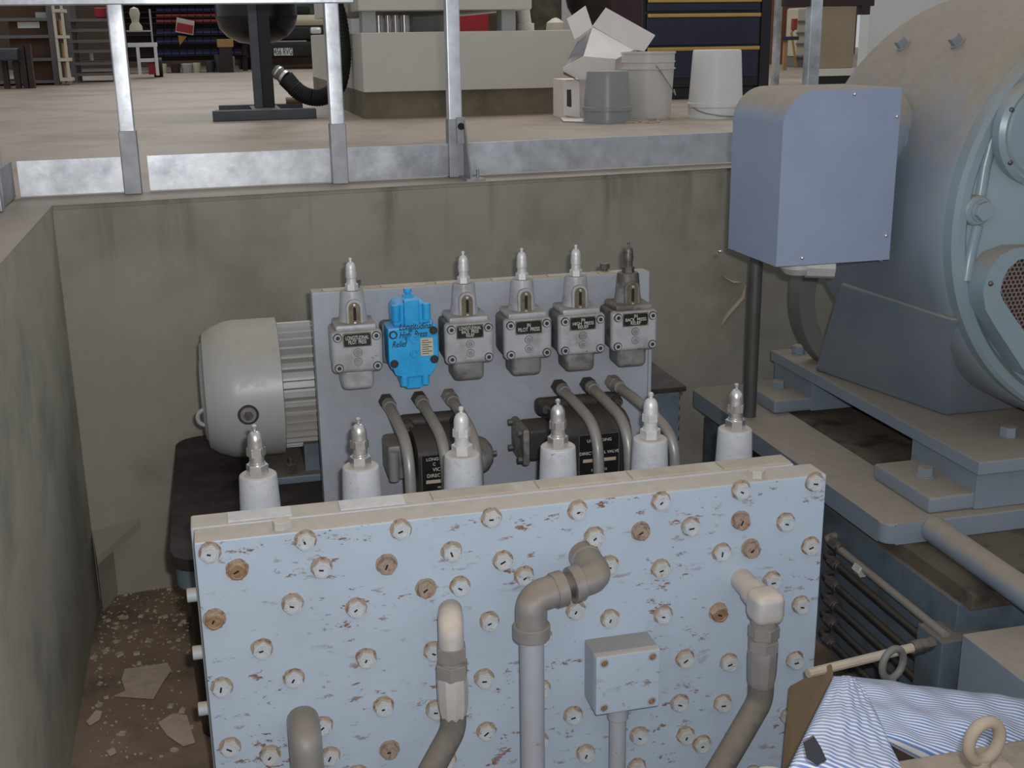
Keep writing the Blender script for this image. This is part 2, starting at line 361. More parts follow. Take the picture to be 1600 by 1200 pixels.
b.box((x+.0, y-.035, .10), (x+.024, y-.020, .175)); b.use(M['dark']).cyl((x+.012, y-.034, .15), (x+.012, y-.042, .15), .010, seg=12)
b.mats[0] = M['galvd']; b.build('bracket', None, gr)
post(Q(1270, 60, 3.565).x)
# left return of the rail, running towards the viewer
b = MB(); b.box((-.52, 2.2, .004), (-.512, 3.44, .098)); b.build('kick_plate', M['galvd'], gr)
b = MB(); b.box((-.545, 3.16, 0), (-.505, 3.2, 1.1), .004); b.build('post', M['galv'], gr)
b = MB(); b.box((-.60, ty(-.4)-.035, .495), (.42, ty(0)-.005, .535), .003); b.build('mid_rail', M['galv'], gr)
b = MB(); b.box((1.78, ty(1.9)-.035, .478), (2.09, ty(1.9)-.005, .518), .003); b.box((2.045, ty(1.9)-.035, .452), (2.075, ty(1.9)-.005, .48)); b.build('mid_rail', M['rackd'], gr)
b = MB(); b.box((-.60, 3.44, 1.08), (2.6, 3.48, 1.12), .004); b.build('top_rail', M['galv'], gr)
b = MB(); b.box((-.58, 3.44, .0), (-.54, 3.48, 1.1), .004); b.build('post', M['galv'], gr)

# ================================================================ POWER UNIT TANK AND MOTOR
ZT = -.65
t = thing('oil_reservoir', 'dark oil-stained reservoir with rounded corner under the valve plate', 'tank', (.45, 2.85, ZP))
b = MB()
def rrect(x0, x1, y0, y1, r, n=6):
    out = []
    for cx, cy, a in ((x1-r, y1-r, 0), (x0+r, y1-r, 90), (x0+r, y0+r, 180), (x1-r, y0+r, 270)):
        for k in range(n+1):
            q = math.radians(a+90*k/n); out.append((cx+r*math.cos(q), cy+r*math.sin(q)))
    return out
b.prism([(x, y, ZT) for x, y in rrect(-.15, 1.06, 2.40, 3.24, .06)], (0, 0, -.03), .004); b.build('lid', M['tank'], t)
b = MB(); b.prism([(x, y, ZT-.03) for x, y in rrect(-.142, 1.05, 2.41, 3.23, .055)], (0, 0, -.05), .003); b.build('rim', M['machd'], t)
b = MB(); b.prism([(x, y, ZT-.08) for x, y in rrect(-.12, 1.03, 2.44, 3.21, .04)], (0, 0, ZP-ZT+.08)); b.build('body', M['grim'], t)

t = thing('electric_motor', 'grey finned electric motor lying behind the valve plate on the dark reservoir', 'motor', (.15, 2.93, ZT))
ax = Vector((1, 0, 0)); my, mz, mr = 2.93, -.435, .172
b = MB(); b.lathe((-.062, my, mz), ax, [(0, -.004), (.075, -.004), (.08, 0), (.118, 0), (.122, .004), (.142, .008), (.158, .03), (.163, .045), (.170, .062), (.172, .085), (.172, .188), (.167, .190), (.150, .190), (0, .19)], 64)
b.build('fan_cover', M['motor'], t)
b = MB(); b.lathe((.10, my, mz), ax, [(0, 0), (.135, 0), (.135, .42), (0, .42)], 48)
for k in range(36):
    a = 2*math.pi*k/36; rr = Vector((0, math.cos(a), math.sin(a)))
    c = Vector((.10, my, mz)); w = .0045
    tn = Vector((0, -math.sin(a), math.cos(a)))
    b.prism([c+rr*.13-tn*w, c+rr*.158-tn*w*.6, c+rr*.158+tn*w*.6, c+rr*.13+tn*w], (.40, 0, 0))
b.build('finned_body', M['motor'], t)
bp_ = Q(387, 640, 2.80)
b = MB(); b.use(M['grim']).cyl((bp_.x, my-mr*.98-.004, bp_.z), (bp_.x, my-mr*.80, bp_.z), .025); b.use(M['valved']).cyl((bp_.x, my-mr*.98-.010, bp_.z), (bp_.x, my-mr*.8, bp_.z), .019); b.use(M['bolt']); b.hexa((bp_.x, my-mr*.98-.018, bp_.z), (bp_.x, my-mr*.9, bp_.z), .011)
b.build('drain_plug', None, t)
b = MB(); b.box((.07, 2.79, ZT), (.50, 3.07, ZT+.02), .004); b.box((.17, 2.82, ZT+.02), (.22, 3.04, ZT+.09)); b.box((.36, 2.82, ZT+.02), (.41, 3.04, ZT+.09)); b.build('foot', M['machd'], t)
b = MB(); b.hexa((.135, 2.815, ZT+.02), (.135, 2.815, ZT+.045), .014); b.cyl((.135, 2.815, ZT), (.135, 2.815, ZT+.06), .006); b.build('foot_bolt', M['bolt'], t)
ry_ = Q(322, 652, 2.85)
b = MB(); b.tube([ry_+Vector((.0+.020*math.cos(a), 0, .020*math.sin(a))) for a in [2*math.pi*k/20 for k in range(21)]], .0055, 8, caps=False); b.build('lifting_eye', M['motor'], t)

# ================================================================ VALVE PLATE
YP = 2.63
t = thing('valve_plate', 'upright grey-blue steel plate carrying the row of relief valves', 'plate', (.6, YP+.02, ZT))
b = MB(); b.box((.197, YP, ZT), (.998, YP+.045, -.142), .003); b.build('plate', M['plate'], t)
for (u0, v0, u1, v1) in ((505, 457, 540, 454), (597, 451, 665, 446), (684, 446, 742, 443), (775, 443, 838, 439), (866, 439, 925, 436), (945, 433, 985, 431)):
    p = pl(u0, v0, 'z', -.142); q = pl(u1, v1, 'z', -.142)
    b = MB(); b.box((p.x, YP+.008, -.142), (q.x, YP+.030, -.1395)); b.build('tag', M['tan'], t)
for u, v in ((556, 437), (945, 412)):
    p = Q(u, v, YP+.03); b = MB(); b.cyl((p.x, p.y, -.142), (p.x, p.y, p.z-.012), .007, seg=12); b.hexa((p.x, p.y, p.z-.012), (p.x, p.y, p.z+.001), .012); b.build('bolt', M['bolt'], t)
b = MB(); b.box((1.0, YP+.005, ZT), (1.008, YP+.03, -.26)); b.build('edge_strip', M['plate'], t)

def cap_profile(mb, p, s=1.0, hexr=.0165, top=True):
    """lock nut, barrel, collar, dome and button of an adjusting screw cap, standing on point p; total height .092*s"""
    p = Vector(p)
    mb.hexa(p, p+Vector((0, 0, .020*s)), hexr*s*1.2, a0=.3)
    if s > .9: mb.hexa(p+Vector((0, 0, .036*s)), p+Vector((0, 0, .053*s)), .0180*s, a0=.5)
    mb.cyl(p+Vector((0, 0, .0195*s)), p+Vector((0, 0, .024*s)), .0152*s)
    mb.lathe(p+Vector((0, 0, .018*s)), (0, 0, 1), [(0, 0), (.0140*s, 0), (.0142*s, .018*s), (.0158*s, .020*s), (.0162*s, .036*s), (.0150*s, .038*s), (.0150*s, .048*s), (.0143*s, .054*s), (.0122*s, .060*s), (.0085*s, .0648*s), (.004*s, .067*s), (.0035*s, .071*s), (.0052*s, .072*s), (.0052*s, .077*s), (.003*s, .079*s), (0, .079*s)], 22)

def relief_valve(x, z, name, label, lines, body, neckm, capm, platem='nplate', sz=.0115):
    t = thing(name, label, 'valve', (x, YP, z), None)
    F = YP-.11; V = lambda dx, y, dz: (x+dx, y, z+dz)
    b = MB(); b.box(V(-.053, YP-.088, -.046), V(.053, YP, .046), .010); b.build('body', body if body is not None else M['valve'], t)
    b = MB(); b.box(V(-.056, F, -.048), V(.056, YP-.082, .048), .011, seg=3); b.build('face_plate', M['valve'], t)
    b = MB(); b.box(V(-.036, YP-.095, -.092), V(.036, YP-.02, -.040), .013, seg=3); b.build('lower_housing', body if body is not None else M['valve'], t)
    b = MB(); b.box(V(-.045, YP-.103, .044), V(.045, YP-.012, .060), .006); b.build('bonnet_flange', neckm, t)
    b = MB(); b.lathe(V(0, YP-.055, .056), (0, 0, 1), [(0, 0), (.034, 0), (.0305, .012), (.0285, .030), (.0252, .068), (.0235, .072), (0, .072)], 30); b.build('bonnet', neckm, t)
    b = MB(); b.use(capm); cap_profile(b, V(0, YP-.055, .127), .74); b.build('adjusting_cap', None, t)
    # brass slot plate on the front of the bonnet
    b = MB(); b.use(neckm); yy = YP-.088
    def oval(hw, z0, z1, n=8): return [(x+hw*math.cos(a), yy, z+z1-hw+hw*math.sin(a)) for a in [math.pi*k/n for k in range(n+1)]]+[(x-hw, yy, z+z0), (x+hw, yy, z+z0)]
    b.prism(oval(.018, .050, .112), (0, .04, 0), .002)
    b.use(M['brass']).prism([(p[0], p[1]-.002, p[2]) for p in oval(.0125, .054, .106)], (0, .003, 0))
    b.use(M['dark']).prism([(p[0], p[1]-.003, p[2]) for p in oval(.003, .066, .096)], (0, .003, 0))
    for dz in (.060, .100): b.use(M['chrome']).lathe((x, yy-.002, z+dz), (0, -1, 0), [(0, 0), (.004, 0), (.003, .003), (0, .0035)], 10)
    b.build('slot_plate', None, t)
    b = MB(); b.use(M['brass']).box(V(-.031, F-.0012, .012), V(.031, F, .043)); b.use(M['nplate'])
    oct_ = [(-.026, .014), (.026, .014), (.029, .018), (.029, .037), (.026, .041), (-.026, .041), (-.029, .037), (-.029, .018)]
    b.prism([V(dx, F-.002, dz) for dx, dz in oct_], (0, .001, 0))
    np_ = b.build('nameplate', None, t)
    text(lines, 'lettering', V(0, F-.0024, .0275), sz, M['letter'], np_, width=.050, extr=.0003, lines=.78)
    for dx in (-.042, .042):
        for dz in (-.034, .034):
            b = MB(); b.use(M['grim']).cyl(V(dx, F+.002, dz), V(dx, F-.0006, dz), .0100, seg=20); b.use(M['valve']).lathe(V(dx, F, dz), (0, -1, 0), [(0, 0), (.0082, 0), (.0080, .003), (.0045, .003)], 18); b.use(M['grim']).lathe(V(dx, F, dz), (0, -1, 0), [(.0045, .003), (.0040, .001), (0, .001)], 18)
            b.build('socket_screw', None, t)
    for dz in (-.001, -.022):
        b = MB(); b.use(M['valved']).cyl(V(0, F+.002, dz), V(0, F-.0006, dz), .0095, seg=20); b.use(M['valve']).cyl(V(0, F+.002, dz), V(0, F-.002, dz), .0078, seg=20); b.use(M['galvd']).lathe(V(0, F-.002, dz), (0, -1, 0), [(0, 0), (.0055, 0), (.005, .003), (.003, .003), (.003, .001), (0, .001)], 14)
        b.build('centre_plug', None, t)
    return t
VS = [(.281, 'LONGITUDINAL\nPILOT  PRESS', 'grey relief valve with a PILOT PRESS plate, leftmost on the valve plate', 'valve', 'valve', 'capw'),
      (.5325, 'LONGITUDINAL\nBACK  PRESS\nRELIEF', 'grey relief valve with a LONGITUDINAL BACK PRESS RELIEF plate, right of the blue valve', 'valved', 'valve', 'capw'),
      (.668, 'IN\nPILOT  PRESS', 'grey relief valve with an IN PILOT PRESS plate on the valve plate', 'valved', 'valve', 'capw'),
      (.796, 'IN\nHIGH  PRESS\nRELIEF', 'grey relief valve with an IN HIGH PRESS RELIEF plate on the valve plate', 'valved', 'valve', 'capw'),
      (.923, 'IN\nBACK  PRESS\nRELIEF', 'grimy grey relief valve at the right end of the valve plate', 'valved', 'valved', 'bolt')]
for x, ln, lb, bm_, nm_, cm_ in VS:
    relief_valve(x, -.257, 'relief_valve', lb, ln, M[bm_], M[nm_], M[cm_], sz=.0105 if ln.count('\n') > 1 else .0125)

# blue valve
x, z = .405, -.262
t = thing('relief_valve', 'bright blue relief valve with handwriting on it, second from left on the plate', 'valve', (x, YP, z))
V = lambda dx, y, dz: (x+dx, y, z+dz); F = YP-.105
b = MB(); b.use(M['valved']).box(V(-.062, YP-.045, -.046), V(.050, YP, .050), .010); b.build('sub_plate', None, t)
b = MB(); o8 = [(-.056, .050), (.050, .058), (.057, .045), (.057, -.030), (.050, -.044), (.043, -.058), (.038, -.064), (-.030, -.066), (-.038, -.052), (-.052, -.042), (-.056, -.030)]
b.prism([V(dx, F, dz) for dx, dz in o8], (0, .075, 0), .005); b.build('body', M['blue'], t)
b = MB(); b.prism([V(dx, YP-.090, dz) for dx, dz in [(-.040, .050), (.042, .052), (.038, .092), (.030, .104), (-.034, .104), (-.042, .090)]], (0, .065, 0), .006)
for dx in (-.034, .034): b.cyl(V(dx, YP-.092, .064), V(dx, YP-.092, .100), .0095, seg=16)
b.box(V(-.017, YP-.100, .050), V(.017, YP-.08, .112), .004); b.build('bonnet', M['blue'], t)
b = MB(); b.cyl(V(0, YP-.055, .100), V(0, YP-.055, .116), .008, seg=14); b.hexa(V(0, YP-.055, .108), V(0, YP-.055, .114), .013); b.cyl(V(0, YP-.055, .114), V(0, YP-.055, .122), .0045, seg=10); b.cyl(V(0, YP-.055, .120), V(0, YP-.055, .128), .009, seg=14)
b.build('adjusting_knob', M['blue'], t)
b = MB(); b.prism([V(dx, F+.01, dz) for dx, dz in [(-.030, -.060), (.036, -.060), (.034, -.080), (.016, -.094), (-.014, -.094), (-.030, -.082)]], (0, .06, 0), .004)
for dx in (-.022, .026): b.cyl(V(dx, F+.008, -.062), V(dx, F+.008, -.084), .009, seg=14)
b.build('lower_housing', M['blue'], t)
for dx, dz in ((-.044, .036), (.046, .040), (-.044, -.030), (.046, -.026)):
    b = MB(); b.use(M['grim']).cyl(V(dx, F+.003, dz), V(dx, F-.001, dz), .0095, seg=18); b.use(M['blue' if dz > 0 and dx < 0 else 'grim']).cyl(V(dx, F, dz), V(dx, F-.004, dz), .006, seg=14); b.build('socket_screw', None, t)
for dz in (.024, -.008):
    b = MB(); b.lathe(V(.002, F, dz), (0, -1, 0), [(0, 0), (.011, 0), (.010, .003), (.006, .003), (.005, .001), (0, .001)], 20); b.build('centre_plug', M['blue'], t)
b = MB(); b.box(V(.016, F-.001, -.016), V(.044, F, .024)); np_ = b.build('label_plate', M['beige'], t)
b = MB()
for k in range(7): b.box(V(.019, F-.0014, -.012+k*.005), V(.041 if k % 2 else .034, F-.001, -.0105+k*.005))
b.build('print', M['ink'], np_)
text('Longitudinal', 'handwriting', V(.006, F-.0014, .052), .021, M['navyd'], t, width=.076, shear=.3, extr=.0006)
text('High  Press', 'handwriting', V(.0, F-.0006, .034), .021, M['navyd'], t, width=.062, shear=.3, extr=.0006)
text('Relief', 'handwriting', V(-.032, F-.0006, .014), .020, M['navyd'], t, width=.034, shear=.3, extr=.0006)

# directional valves
def dir_valve(x, z, label, left, right, w, plate_txt, px, pw):
    t = thing('directional_valve', label, 'valve', (x, YP, z))
    V = lambda dx, y, dz: (x+dx, y, z+dz)
    b = MB(); b.box(V(-w-.012, YP-.045, .030), V(w+.012, YP, .072), .014, seg=3); b.build('mounting_flange', M['grim'], t)
    for dx in (-w+.006, w-.006):
        b = MB(); b.use(M['grim']).cyl(V(dx, YP-.04, .056), V(dx, YP-.055, .056), .014); b.use(M['bolt']).lathe(V(dx, YP-.055, .056), (0, -1, 0), [(0, 0), (.010, 0), (.010, .008), (.005, .008), (.005, .002), (0, .002)], 18); b.build('socket_screw', None, t)
    b = MB(); n = 8
    prof = [(-.0, .055), (-.0, -.085), (-.155, -.085), (-.165, -.075), (-.165, .015)] + [(-.165+.07*(1-math.cos(a)), .015+.04*math.sin(a)) for a in [math.pi/2*k/n for k in range(1, n+1)]]
    b.prism([(x-w+.008, YP+py, z+pz) for py, pz in prof], (2*w-.016, 0, 0), .003); b.build('body', M['grim'], t)
    if left:
        b = MB(); b.box(V(-w-.055, YP-.13, -.045), V(-w+.01, YP-.03, .030), .008); b.use(M['valved']).box(V(-w-.072, YP-.138, -.052), V(-w-.055, YP-.022, .036), .006); b.mats[0] = M['grim']; e = b.build('end_cap', None, t)
        for dy in (-.125, -.035):
            for dz in (-.040, .024):
                b = MB(); b.cyl(V(-w-.072, YP+dy, dz), V(-w-.082, YP+dy, dz), .008, seg=14); b.build('screw', M['bolt'], e)
    if right:
        b = MB(); b.lathe(V(w-.01, YP-.085, -.020), (1, 0, 0), [(0, 0), (.046, 0), (.048, .03), (.046, .05), (.038, .068), (.022, .08), (0, .084)], 28); e = b.build('end_dome', M['valved'], t)
        b = MB(); b.cyl(V(w+.068, YP-.085, -.020), V(w+.082, YP-.085, -.02), .007, seg=12); b.build('screw', M['bolt'], e)
    b = MB(); yf = YP-.166
    b.use(M['brass']).box(V(px-pw/2-.002, yf-.0015, -.082), V(px+pw/2+.002, yf, .022)); b.use(M['nplate']).box(V(px-pw/2, yf-.002, -.080), V(px+pw/2, yf-.0015, .020)); np_ = b.build('nameplate', None, t)
    b = MB(); b.use(M['tan']).box(V(px-pw/2+.008, yf-.0026, -.046), V(px+pw/2-.006, yf-.002, -.038)); b.build('serial_strip', None, np_)
    for i, (s_, dz, sc) in enumerate(plate_txt): text(s_, 'lettering', V(px, yf-.0026, dz), .0125*sc, M['letter'], np_, extr=.0003)
    return t
dir_valve(.450, -.512, 'black directional valve with a domed right end, left one below the relief valves', False, True, .062,
          [('LONGITUDINAL', .011, .8), ('C   VALVE', -.001, .8), ('VICKERS', -.014, .95), ('DIRECTIONAL', -.028, .9), ('MODEL', -.057, .6)], .0, .092)
b = MB(); b.box((.335, YP-.12, -.562), (.395, YP-.02, -.478), .01); b.use(M['tubem']).cyl((.348, YP-.122, -.49), (.348, YP-.122, -.56), .012)
b.mats[0] = M['valved']; q = b.build('side_block', None, loc=(.365, YP, -.52)); q['_'] = 0
ot = [o for o in COL.objects if o.name.startswith('directional_valve')][0]; del q['_']; q.parent = ot; q.location = Vector(q.location)-Vector(ot['_loc'])
dir_valve(.812, -.500, 'black directional valve with a bolted left end, right one below the relief valves', True, False, .095,
          [('UNLOADING', .006, .8), ('DIRECTIONAL VALVE', -.024, .8), ('SERIAL  NO', -.066, .6)], .006, .094)

# steel tubes bending down from the plate
TL = ['leftmost steel tube bending down from the valve plate', 'second steel tube from left bending down from the valve plate', 'third steel tube from left, passing behind a white cylinder',
      'dusty steel tube rising right of the middle white cylinder, fourth from left', 'fifth steel tube from left bending down past the right nameplate', 'pale steel tube, rightmost of the six out of the valve plate']
for i, (x, dx) in enumerate(((.353, .010), (.429, .014), (.500, .012), (.768, .020), (.840, .020), (.903, .03))):
    z = -.407
    t = thing('steel_tube', TL[i], 'tube', (x, YP, z), None)
    b = MB(); yb = 2.385
    b.tube([(x, YP-.01, z), (x+dx*.3, YP-.11, z-.006), (x+dx, yb, z-.03), (x+dx, yb-.02, -.60), (x+dx, yb-.02, -.92)] if i < 5 else [(x, YP-.01, z), (x+.03, YP-.16, z-.02), (x+.06, 2.36, z-.06), (x+.06, 2.34, -.92)], .0125, 16, fil=.075, n=9); b.build('pipe', M['tubem'], t)
    b = MB(); b.hexa((x, YP, z), (x+dx*.1, YP-.032, z), .019); b.use(M['tubem']).cyl((x+dx*.1, YP-.028, z), (x+dx*.2, YP-.050, z-.002), .0165, .015); b.mats[0] = M['grim' if i not in (2, 5) else 'tubem']; b.build('nut', None, t)

# box behind the right end of the plate
t = thing('terminal_box', 'dark grey steel box standing behind the right end of the valve plate', 'box', (1.06, 2.82, ZT))
b = MB(); b.box((.95, 2.72, ZT), (1.115, 2.96, -.472), .003); b.build('body', M['machd'], t)
b = MB(); b.box((.94, 2.705, -.474), (1.132, 2.97, -.460), .003); b.build('lid', M['tank'], t)
b = MB(); b.box((1.112, 2.73, ZT), (1.122, 2.76, -.474)); b.use(M['grim'])
for k in range(6): b.cyl((1.122, 2.745, -.50-k*.028), (1.129, 2.745, -.50-k*.028), .007, seg=8)
b.mats[0] = M['machd']; b.build('hinge', None, t)

# ================================================================ MANIFOLD
YF, YM, YB = 1.95, 2.015, 2.078
MX0, MX1, MZ = -.079, 1.113, -.423
t = thing('manifold_block', 'large pale blue manifold block studded with plugs in the foreground', 'manifold', (.5, 2.0, ZP))
def slab(y0, y1, x0, x1, zt): 
    b = MB(); b.box((x0, y0, ZP), (x1, y1, zt), .004, seg=2); return b
slab(YF, YM, MX0, MX1, MZ).build('front_plate', M['mani'], t)
slab(YM+.001, YB, MX0-.006, MX1-.035, MZ+.001).build('rear_plate', M['manis'], t)
TG = [(352, 453), (527, 630), (672, 802), (838, 963), (985, 1108), (1128, 1253)]
for i, (u0, u1) in enumerate(TG):
    vv = 803-(u0-300)*.098
    p = pl(u0+4, vv+14, 'z', MZ); q = pl(u1+2, vv-(u1-u0)*.1+14, 'z', MZ)
    b = MB(); b.box((p.x, YM+.008, MZ+.001), (min(q.x, MX1-.04), YB-.012, MZ+.0042)); b.build('tag', M['capw' if i < 2 else 'tan'] if i < 2 else M['tan'], t)
for u, v in ((440, 818), (1182, 738)):
    p = pl(u, v, 'z', MZ+.008); b = MB(); b.hexa((p.x, p.y, MZ-.001), (p.x, p.y, MZ+.014), .017, a0=.2); b.build('hex_bolt', M['elboww'], t)
for v in (930, 1021, 1110):
    p = Q(297, v, YM+.03); b = MB(); b.cyl((MX0-.004, YM+.03, p.z), (MX0-.024, YM+.03, p.z), .013, seg=16); b.build('side_bolt', M['manis'], t)
PL = '''328,868 478,849 628,832 770,813 906,802 1036,787 1162,770 1277,757 371,895r 504,892 606,887d 708,867 788,880 932,843 1004,834d 1083,827 1162,818d 1232,820
667,924d 721,921 458,949 558,955 335,973r 767,976 1131,867 1178,862d 1036,893 955,888 1270,857 1211,912 410,1019 574,1034 680,1023 902,958 956,971 1039,965 1127,962r 1256,950
347,1079 460,1065 601,1110 850,1000 759,1066 848,1082 1074,1034 1143,1040 1247,1037 505,1140 610,1177d 683,1115 845,1163 898,1123 1065,1103 1133,1104 1238,1125
360,1173 423,1186 517,1187 762,1148 918,1183 1002,1155 1075,1155 822,905 998,1204 1100,1168 700,1195 560,1215 1180,1215 380,1240 840,1235'''.split()
for s_ in PL:
    kind = s_[-1] if s_[-1] in 'rd' else ''
    u, v = [float(q) for q in s_.rstrip('rd').split(',')]
    pr = .013 + random.uniform(-.002, .003); p = Q(u, v, YF-pr)
    if p.x < MX0+.017: p.x = MX0+.017
    if p.x > MX1-.017: p.x = MX1-.017
    b = MB(); fm = M['plugr' if kind == 'r' else 'rim' if kind == 'd' else 'plug']
    # irregular ring of bare metal round the plug
    n = 22; ir = [.0198*random.uniform(.95, 1.05) for _ in range(n)]
    b.use(M['rim']).prism([(p.x+ir[k]*math.cos(2*math.pi*k/n), YF-.0008, p.z+ir[k]*1.0*math.sin(2*math.pi*k/n)+.001) for k in range(n)], (0, .002, 0))
    b.use(fm).hexa((p.x, YF, p.z), (p.x, p.y+.003, p.z), .0175, a0=random.uniform(0, 1))
    b.lathe((p.x, p.y+.0035, p.z), (0, -1, 0), [(0, 0), (.0150, 0), (.0145, .0030), (.0118, .0034), (.0112, .0020), (0, .0018)], 20)
    a = random.uniform(-.6, 1.9); q = Vector((math.cos(a), 0, math.sin(a)))*random.uniform(.003, .0055); w = Vector((-math.sin(a), 0, math.cos(a)))*.0016
    c = Vector((p.x-.002, p.y+.0013, p.z))
    b.use(M['dark']).prism([c-q-w, c+q-w, c+q+w, c-q+w], (0, .003, 0))
    b.build('plug', None, t)

# pale cylinders with bright caps behind the manifold
CX = [.041, .235, .435, .631, .827, 1.014]; CZ = [.0, -.004, .0, -.002, -.005, -.002]
CL = ['pale cylinder valve with chrome cap, leftmost of the six behind the manifold', 'pale cylinder valve with chrome cap, second from left behind the manifold', 'stained pale cylinder valve in front of the left directional valve, third from left',
      'pale cylinder valve with shiny cap left of the right nameplate, fourth from left', 'pale cylinder valve with white painted cap, fifth from left behind the manifold', 'speckled cylinder valve next to the upright dark rod, rightmost of six']
for i, x in enumerate(CX):
    zt = -.384 + CZ[i]
    t = thing('cartridge_valve', CL[i], 'valve', (x, 2.16, zt), 'capped cylinder valves behind the manifold')
    b = MB(); b.lathe((x, 2.16, zt), (0, 0, -1), [(0, 0), (.031, 0), (.0345, .0025), (.0355, .006), (.040, .12), (.042, .30), (0, .30)], 36); b.build('cylinder', M['cylw'], t)
    b = MB(); b.box((x-.045, 2.0795, zt-.42), (x+.045, 2.21, zt-.26), .006); b.build('base_block', M['manis'], t)
    b = MB(); cap_profile(b, (x, 2.16, zt-.001), 1.0, hexr=.0175); b.build('adjusting_cap', M['chrome' if i in (0, 3, 5, 1) else 'capw'], t)

# elbowed pipe
t = thing('elbowed_pipe', 'pale painted iron pipe with two dusty elbows on the manifold front', 'pipe', (.47, 1.82, ZP))
p0 = Q(912, 868, YF); e2 = Vector((p0.x+.005, YF-.075, p0.z-.008)); e1 = Q(828, 930, YF-.085); e1.y = YF-.095
b = MB(); b.cyl(p0+Vector((0, .004, 0)), p0+Vector((0, -.02, -.002)), .030); 
b.tube([p0, e2, e2+(e1-e2)*.33], .0275, 20, fil=.045, n=10); d = (e1-e2).normalized(); b.cyl(e2+(e1-e2)*.27, e2+(e1-e2)*.42, .033); b.build('upper_elbow', M['elbow'], t)
b = MB(); b.cyl(e2+(e1-e2)*.4, e2+(e1-e2)*.66, .0235); b.build('nipple', M['bolt'], t)
b = MB(); b.cyl(e2+(e1-e2)*.52, e2+(e1-e2)*.68, .032); b.tube([e2+(e1-e2)*.6, e1, e1+Vector((0, 0, -.075))], .0285, 20, fil=.055, n=10); b.cyl(e1+Vector((0, 0, -.052)), e1+Vector((0, 0, -.078)), .0335); b.build('lower_elbow', M['elbow'], t)
b = MB(); b.cyl(e1+Vector((0, 0, -.070)), (e1.x, e1.y, ZP), .0222, seg=28); b.build('straight_pipe', M['pipew'], t)

def hosefit(name, label, u, v, fx, fy, YA, curve, fm, big=False):
    """elbow fitting, nuts, ferrule and hose; starts at the manifold face at photo point u, v"""
    p0 = Q(u, v, YF); t = thing(name, label, 'hose', (p0.x, YF, p0.z))
    e = Q(fx, fy, YA)
    b = MB(); b.tube([p0+Vector((0, .005, 0)), e, e+Vector((0, -.002, -.075))], .0225 if not big else .026, 18, fil=.035, n=8); b.build('elbow', fm, t)
    z = e.z-.050
    if curve is None:
        return t, e
    b = MB(); b.hexa((e.x, e.y, z), (e.x, e.y, z-.028), .0285, a0=.15); b.cyl((e.x, e.y, z-.026), (e.x, e.y, z-.036), .0235); b.hexa((e.x, e.y, z-.034), (e.x, e.y, z-.062), .0300, a0=.3); b.build('nut', M['elbow'], t)
    b = MB(); b.lathe((e.x, e.y, z-.060), (0, 0, -1), [(0, 0), (.027, 0), (.0285, .012), (.0275, .06), (.0235, .082), (0, .083)], 10); b.build('ferrule', fm, t)
    b = MB(); st = Vector((e.x, e.y, z-.13)); pts = [st]+[st+Vector(q) for q in curve]
    b.tube(pts, .0232, 22, fil=.09, n=14); b.build('hose', M['hose'], t)
    return t, e
hosefit('hydraulic_hose', 'ribbed hydraulic hose hanging left of the elbowed pipe', 704, 955, 704, 968, 1.87, [(-.0, 0, -.04), (-.09, -.03, -.17), (-.16, -.05, -.40)], M['elboww'])
# right fitting: slanting neck with a block elbow
p0 = Q(1158, 905, YF); e = Q(1196, 945, 1.835)
t = thing('hydraulic_hose', 'hydraulic hose on a cream-dusted block elbow right of the junction box', 'hose', (p0.x, YF, p0.z))
b = MB(); b.tube([p0+Vector((0, .004, .0)), p0+(e-p0)*.55], .0225, 18); b.tube([p0+(e-p0)*.5, e], .0265, 18); b.box(e-Vector((.030, .030, .034)), e+Vector((.030, .030, .030)), .017, seg=3); b.build('elbow', M['elboww'], t)
b = MB(); b.cyl((e.x, e.y, e.z-.030), (e.x, e.y, e.z-.044), .025); b.hexa((e.x, e.y, e.z-.042), (e.x, e.y, e.z-.066), .029); b.cyl((e.x, e.y, e.z-.064), (e.x, e.y, e.z-.072), .024); b.hexa((e.x, e.y, e.z-.070), (e.x, e.y, e.z-.092), .0295, a0=.3); b.build('nut', M['elbow'], t)
b = MB(); b.lathe((e.x, e.y, e.z-.090), (0, 0, -1), [(0, 0), (.027, 0), (.0285, .012), (.0270, .06), (.0235, .080), (0, .081)], 10); b.build('ferrule', M['elbow'], t)
b = MB(); st = Vector((e.x, e.y, e.z-.165)); b.tube([st, st+Vector((0, 0, -.035)), st+Vector((-.085, -.03, -.14)), st+Vector((-.22, -.07, -.30))], .0240, 22, fil=.08, n=14); b.build('hose', M['hose'], t)
# lower left elbow pipe
p0 = Q(473, 1125, YF); t = thing('steel_tube', 'thick grey elbow pipe low on the left of the manifold front', 'tube', (p0.x, YF, p0.z))
b = MB(); b.tube([p0+Vector((0, .004, 0)), p0+Vector((0, -.055, 0)), p0+Vector((0, -.06, -.12))], .0295, 24, fil=.045, n=10); b.cyl(p0+Vector((0, -.06, -.085)), p0+Vector((0, -.06, -.11)), .0325); b.build('elbow', M['tubem'], t)
b = MB(); b.cyl(p0+Vector((0, -.06, -.10)), (p0.x, p0.y-.06, ZP), .029); b.build('pipe', M['tubem'], t)

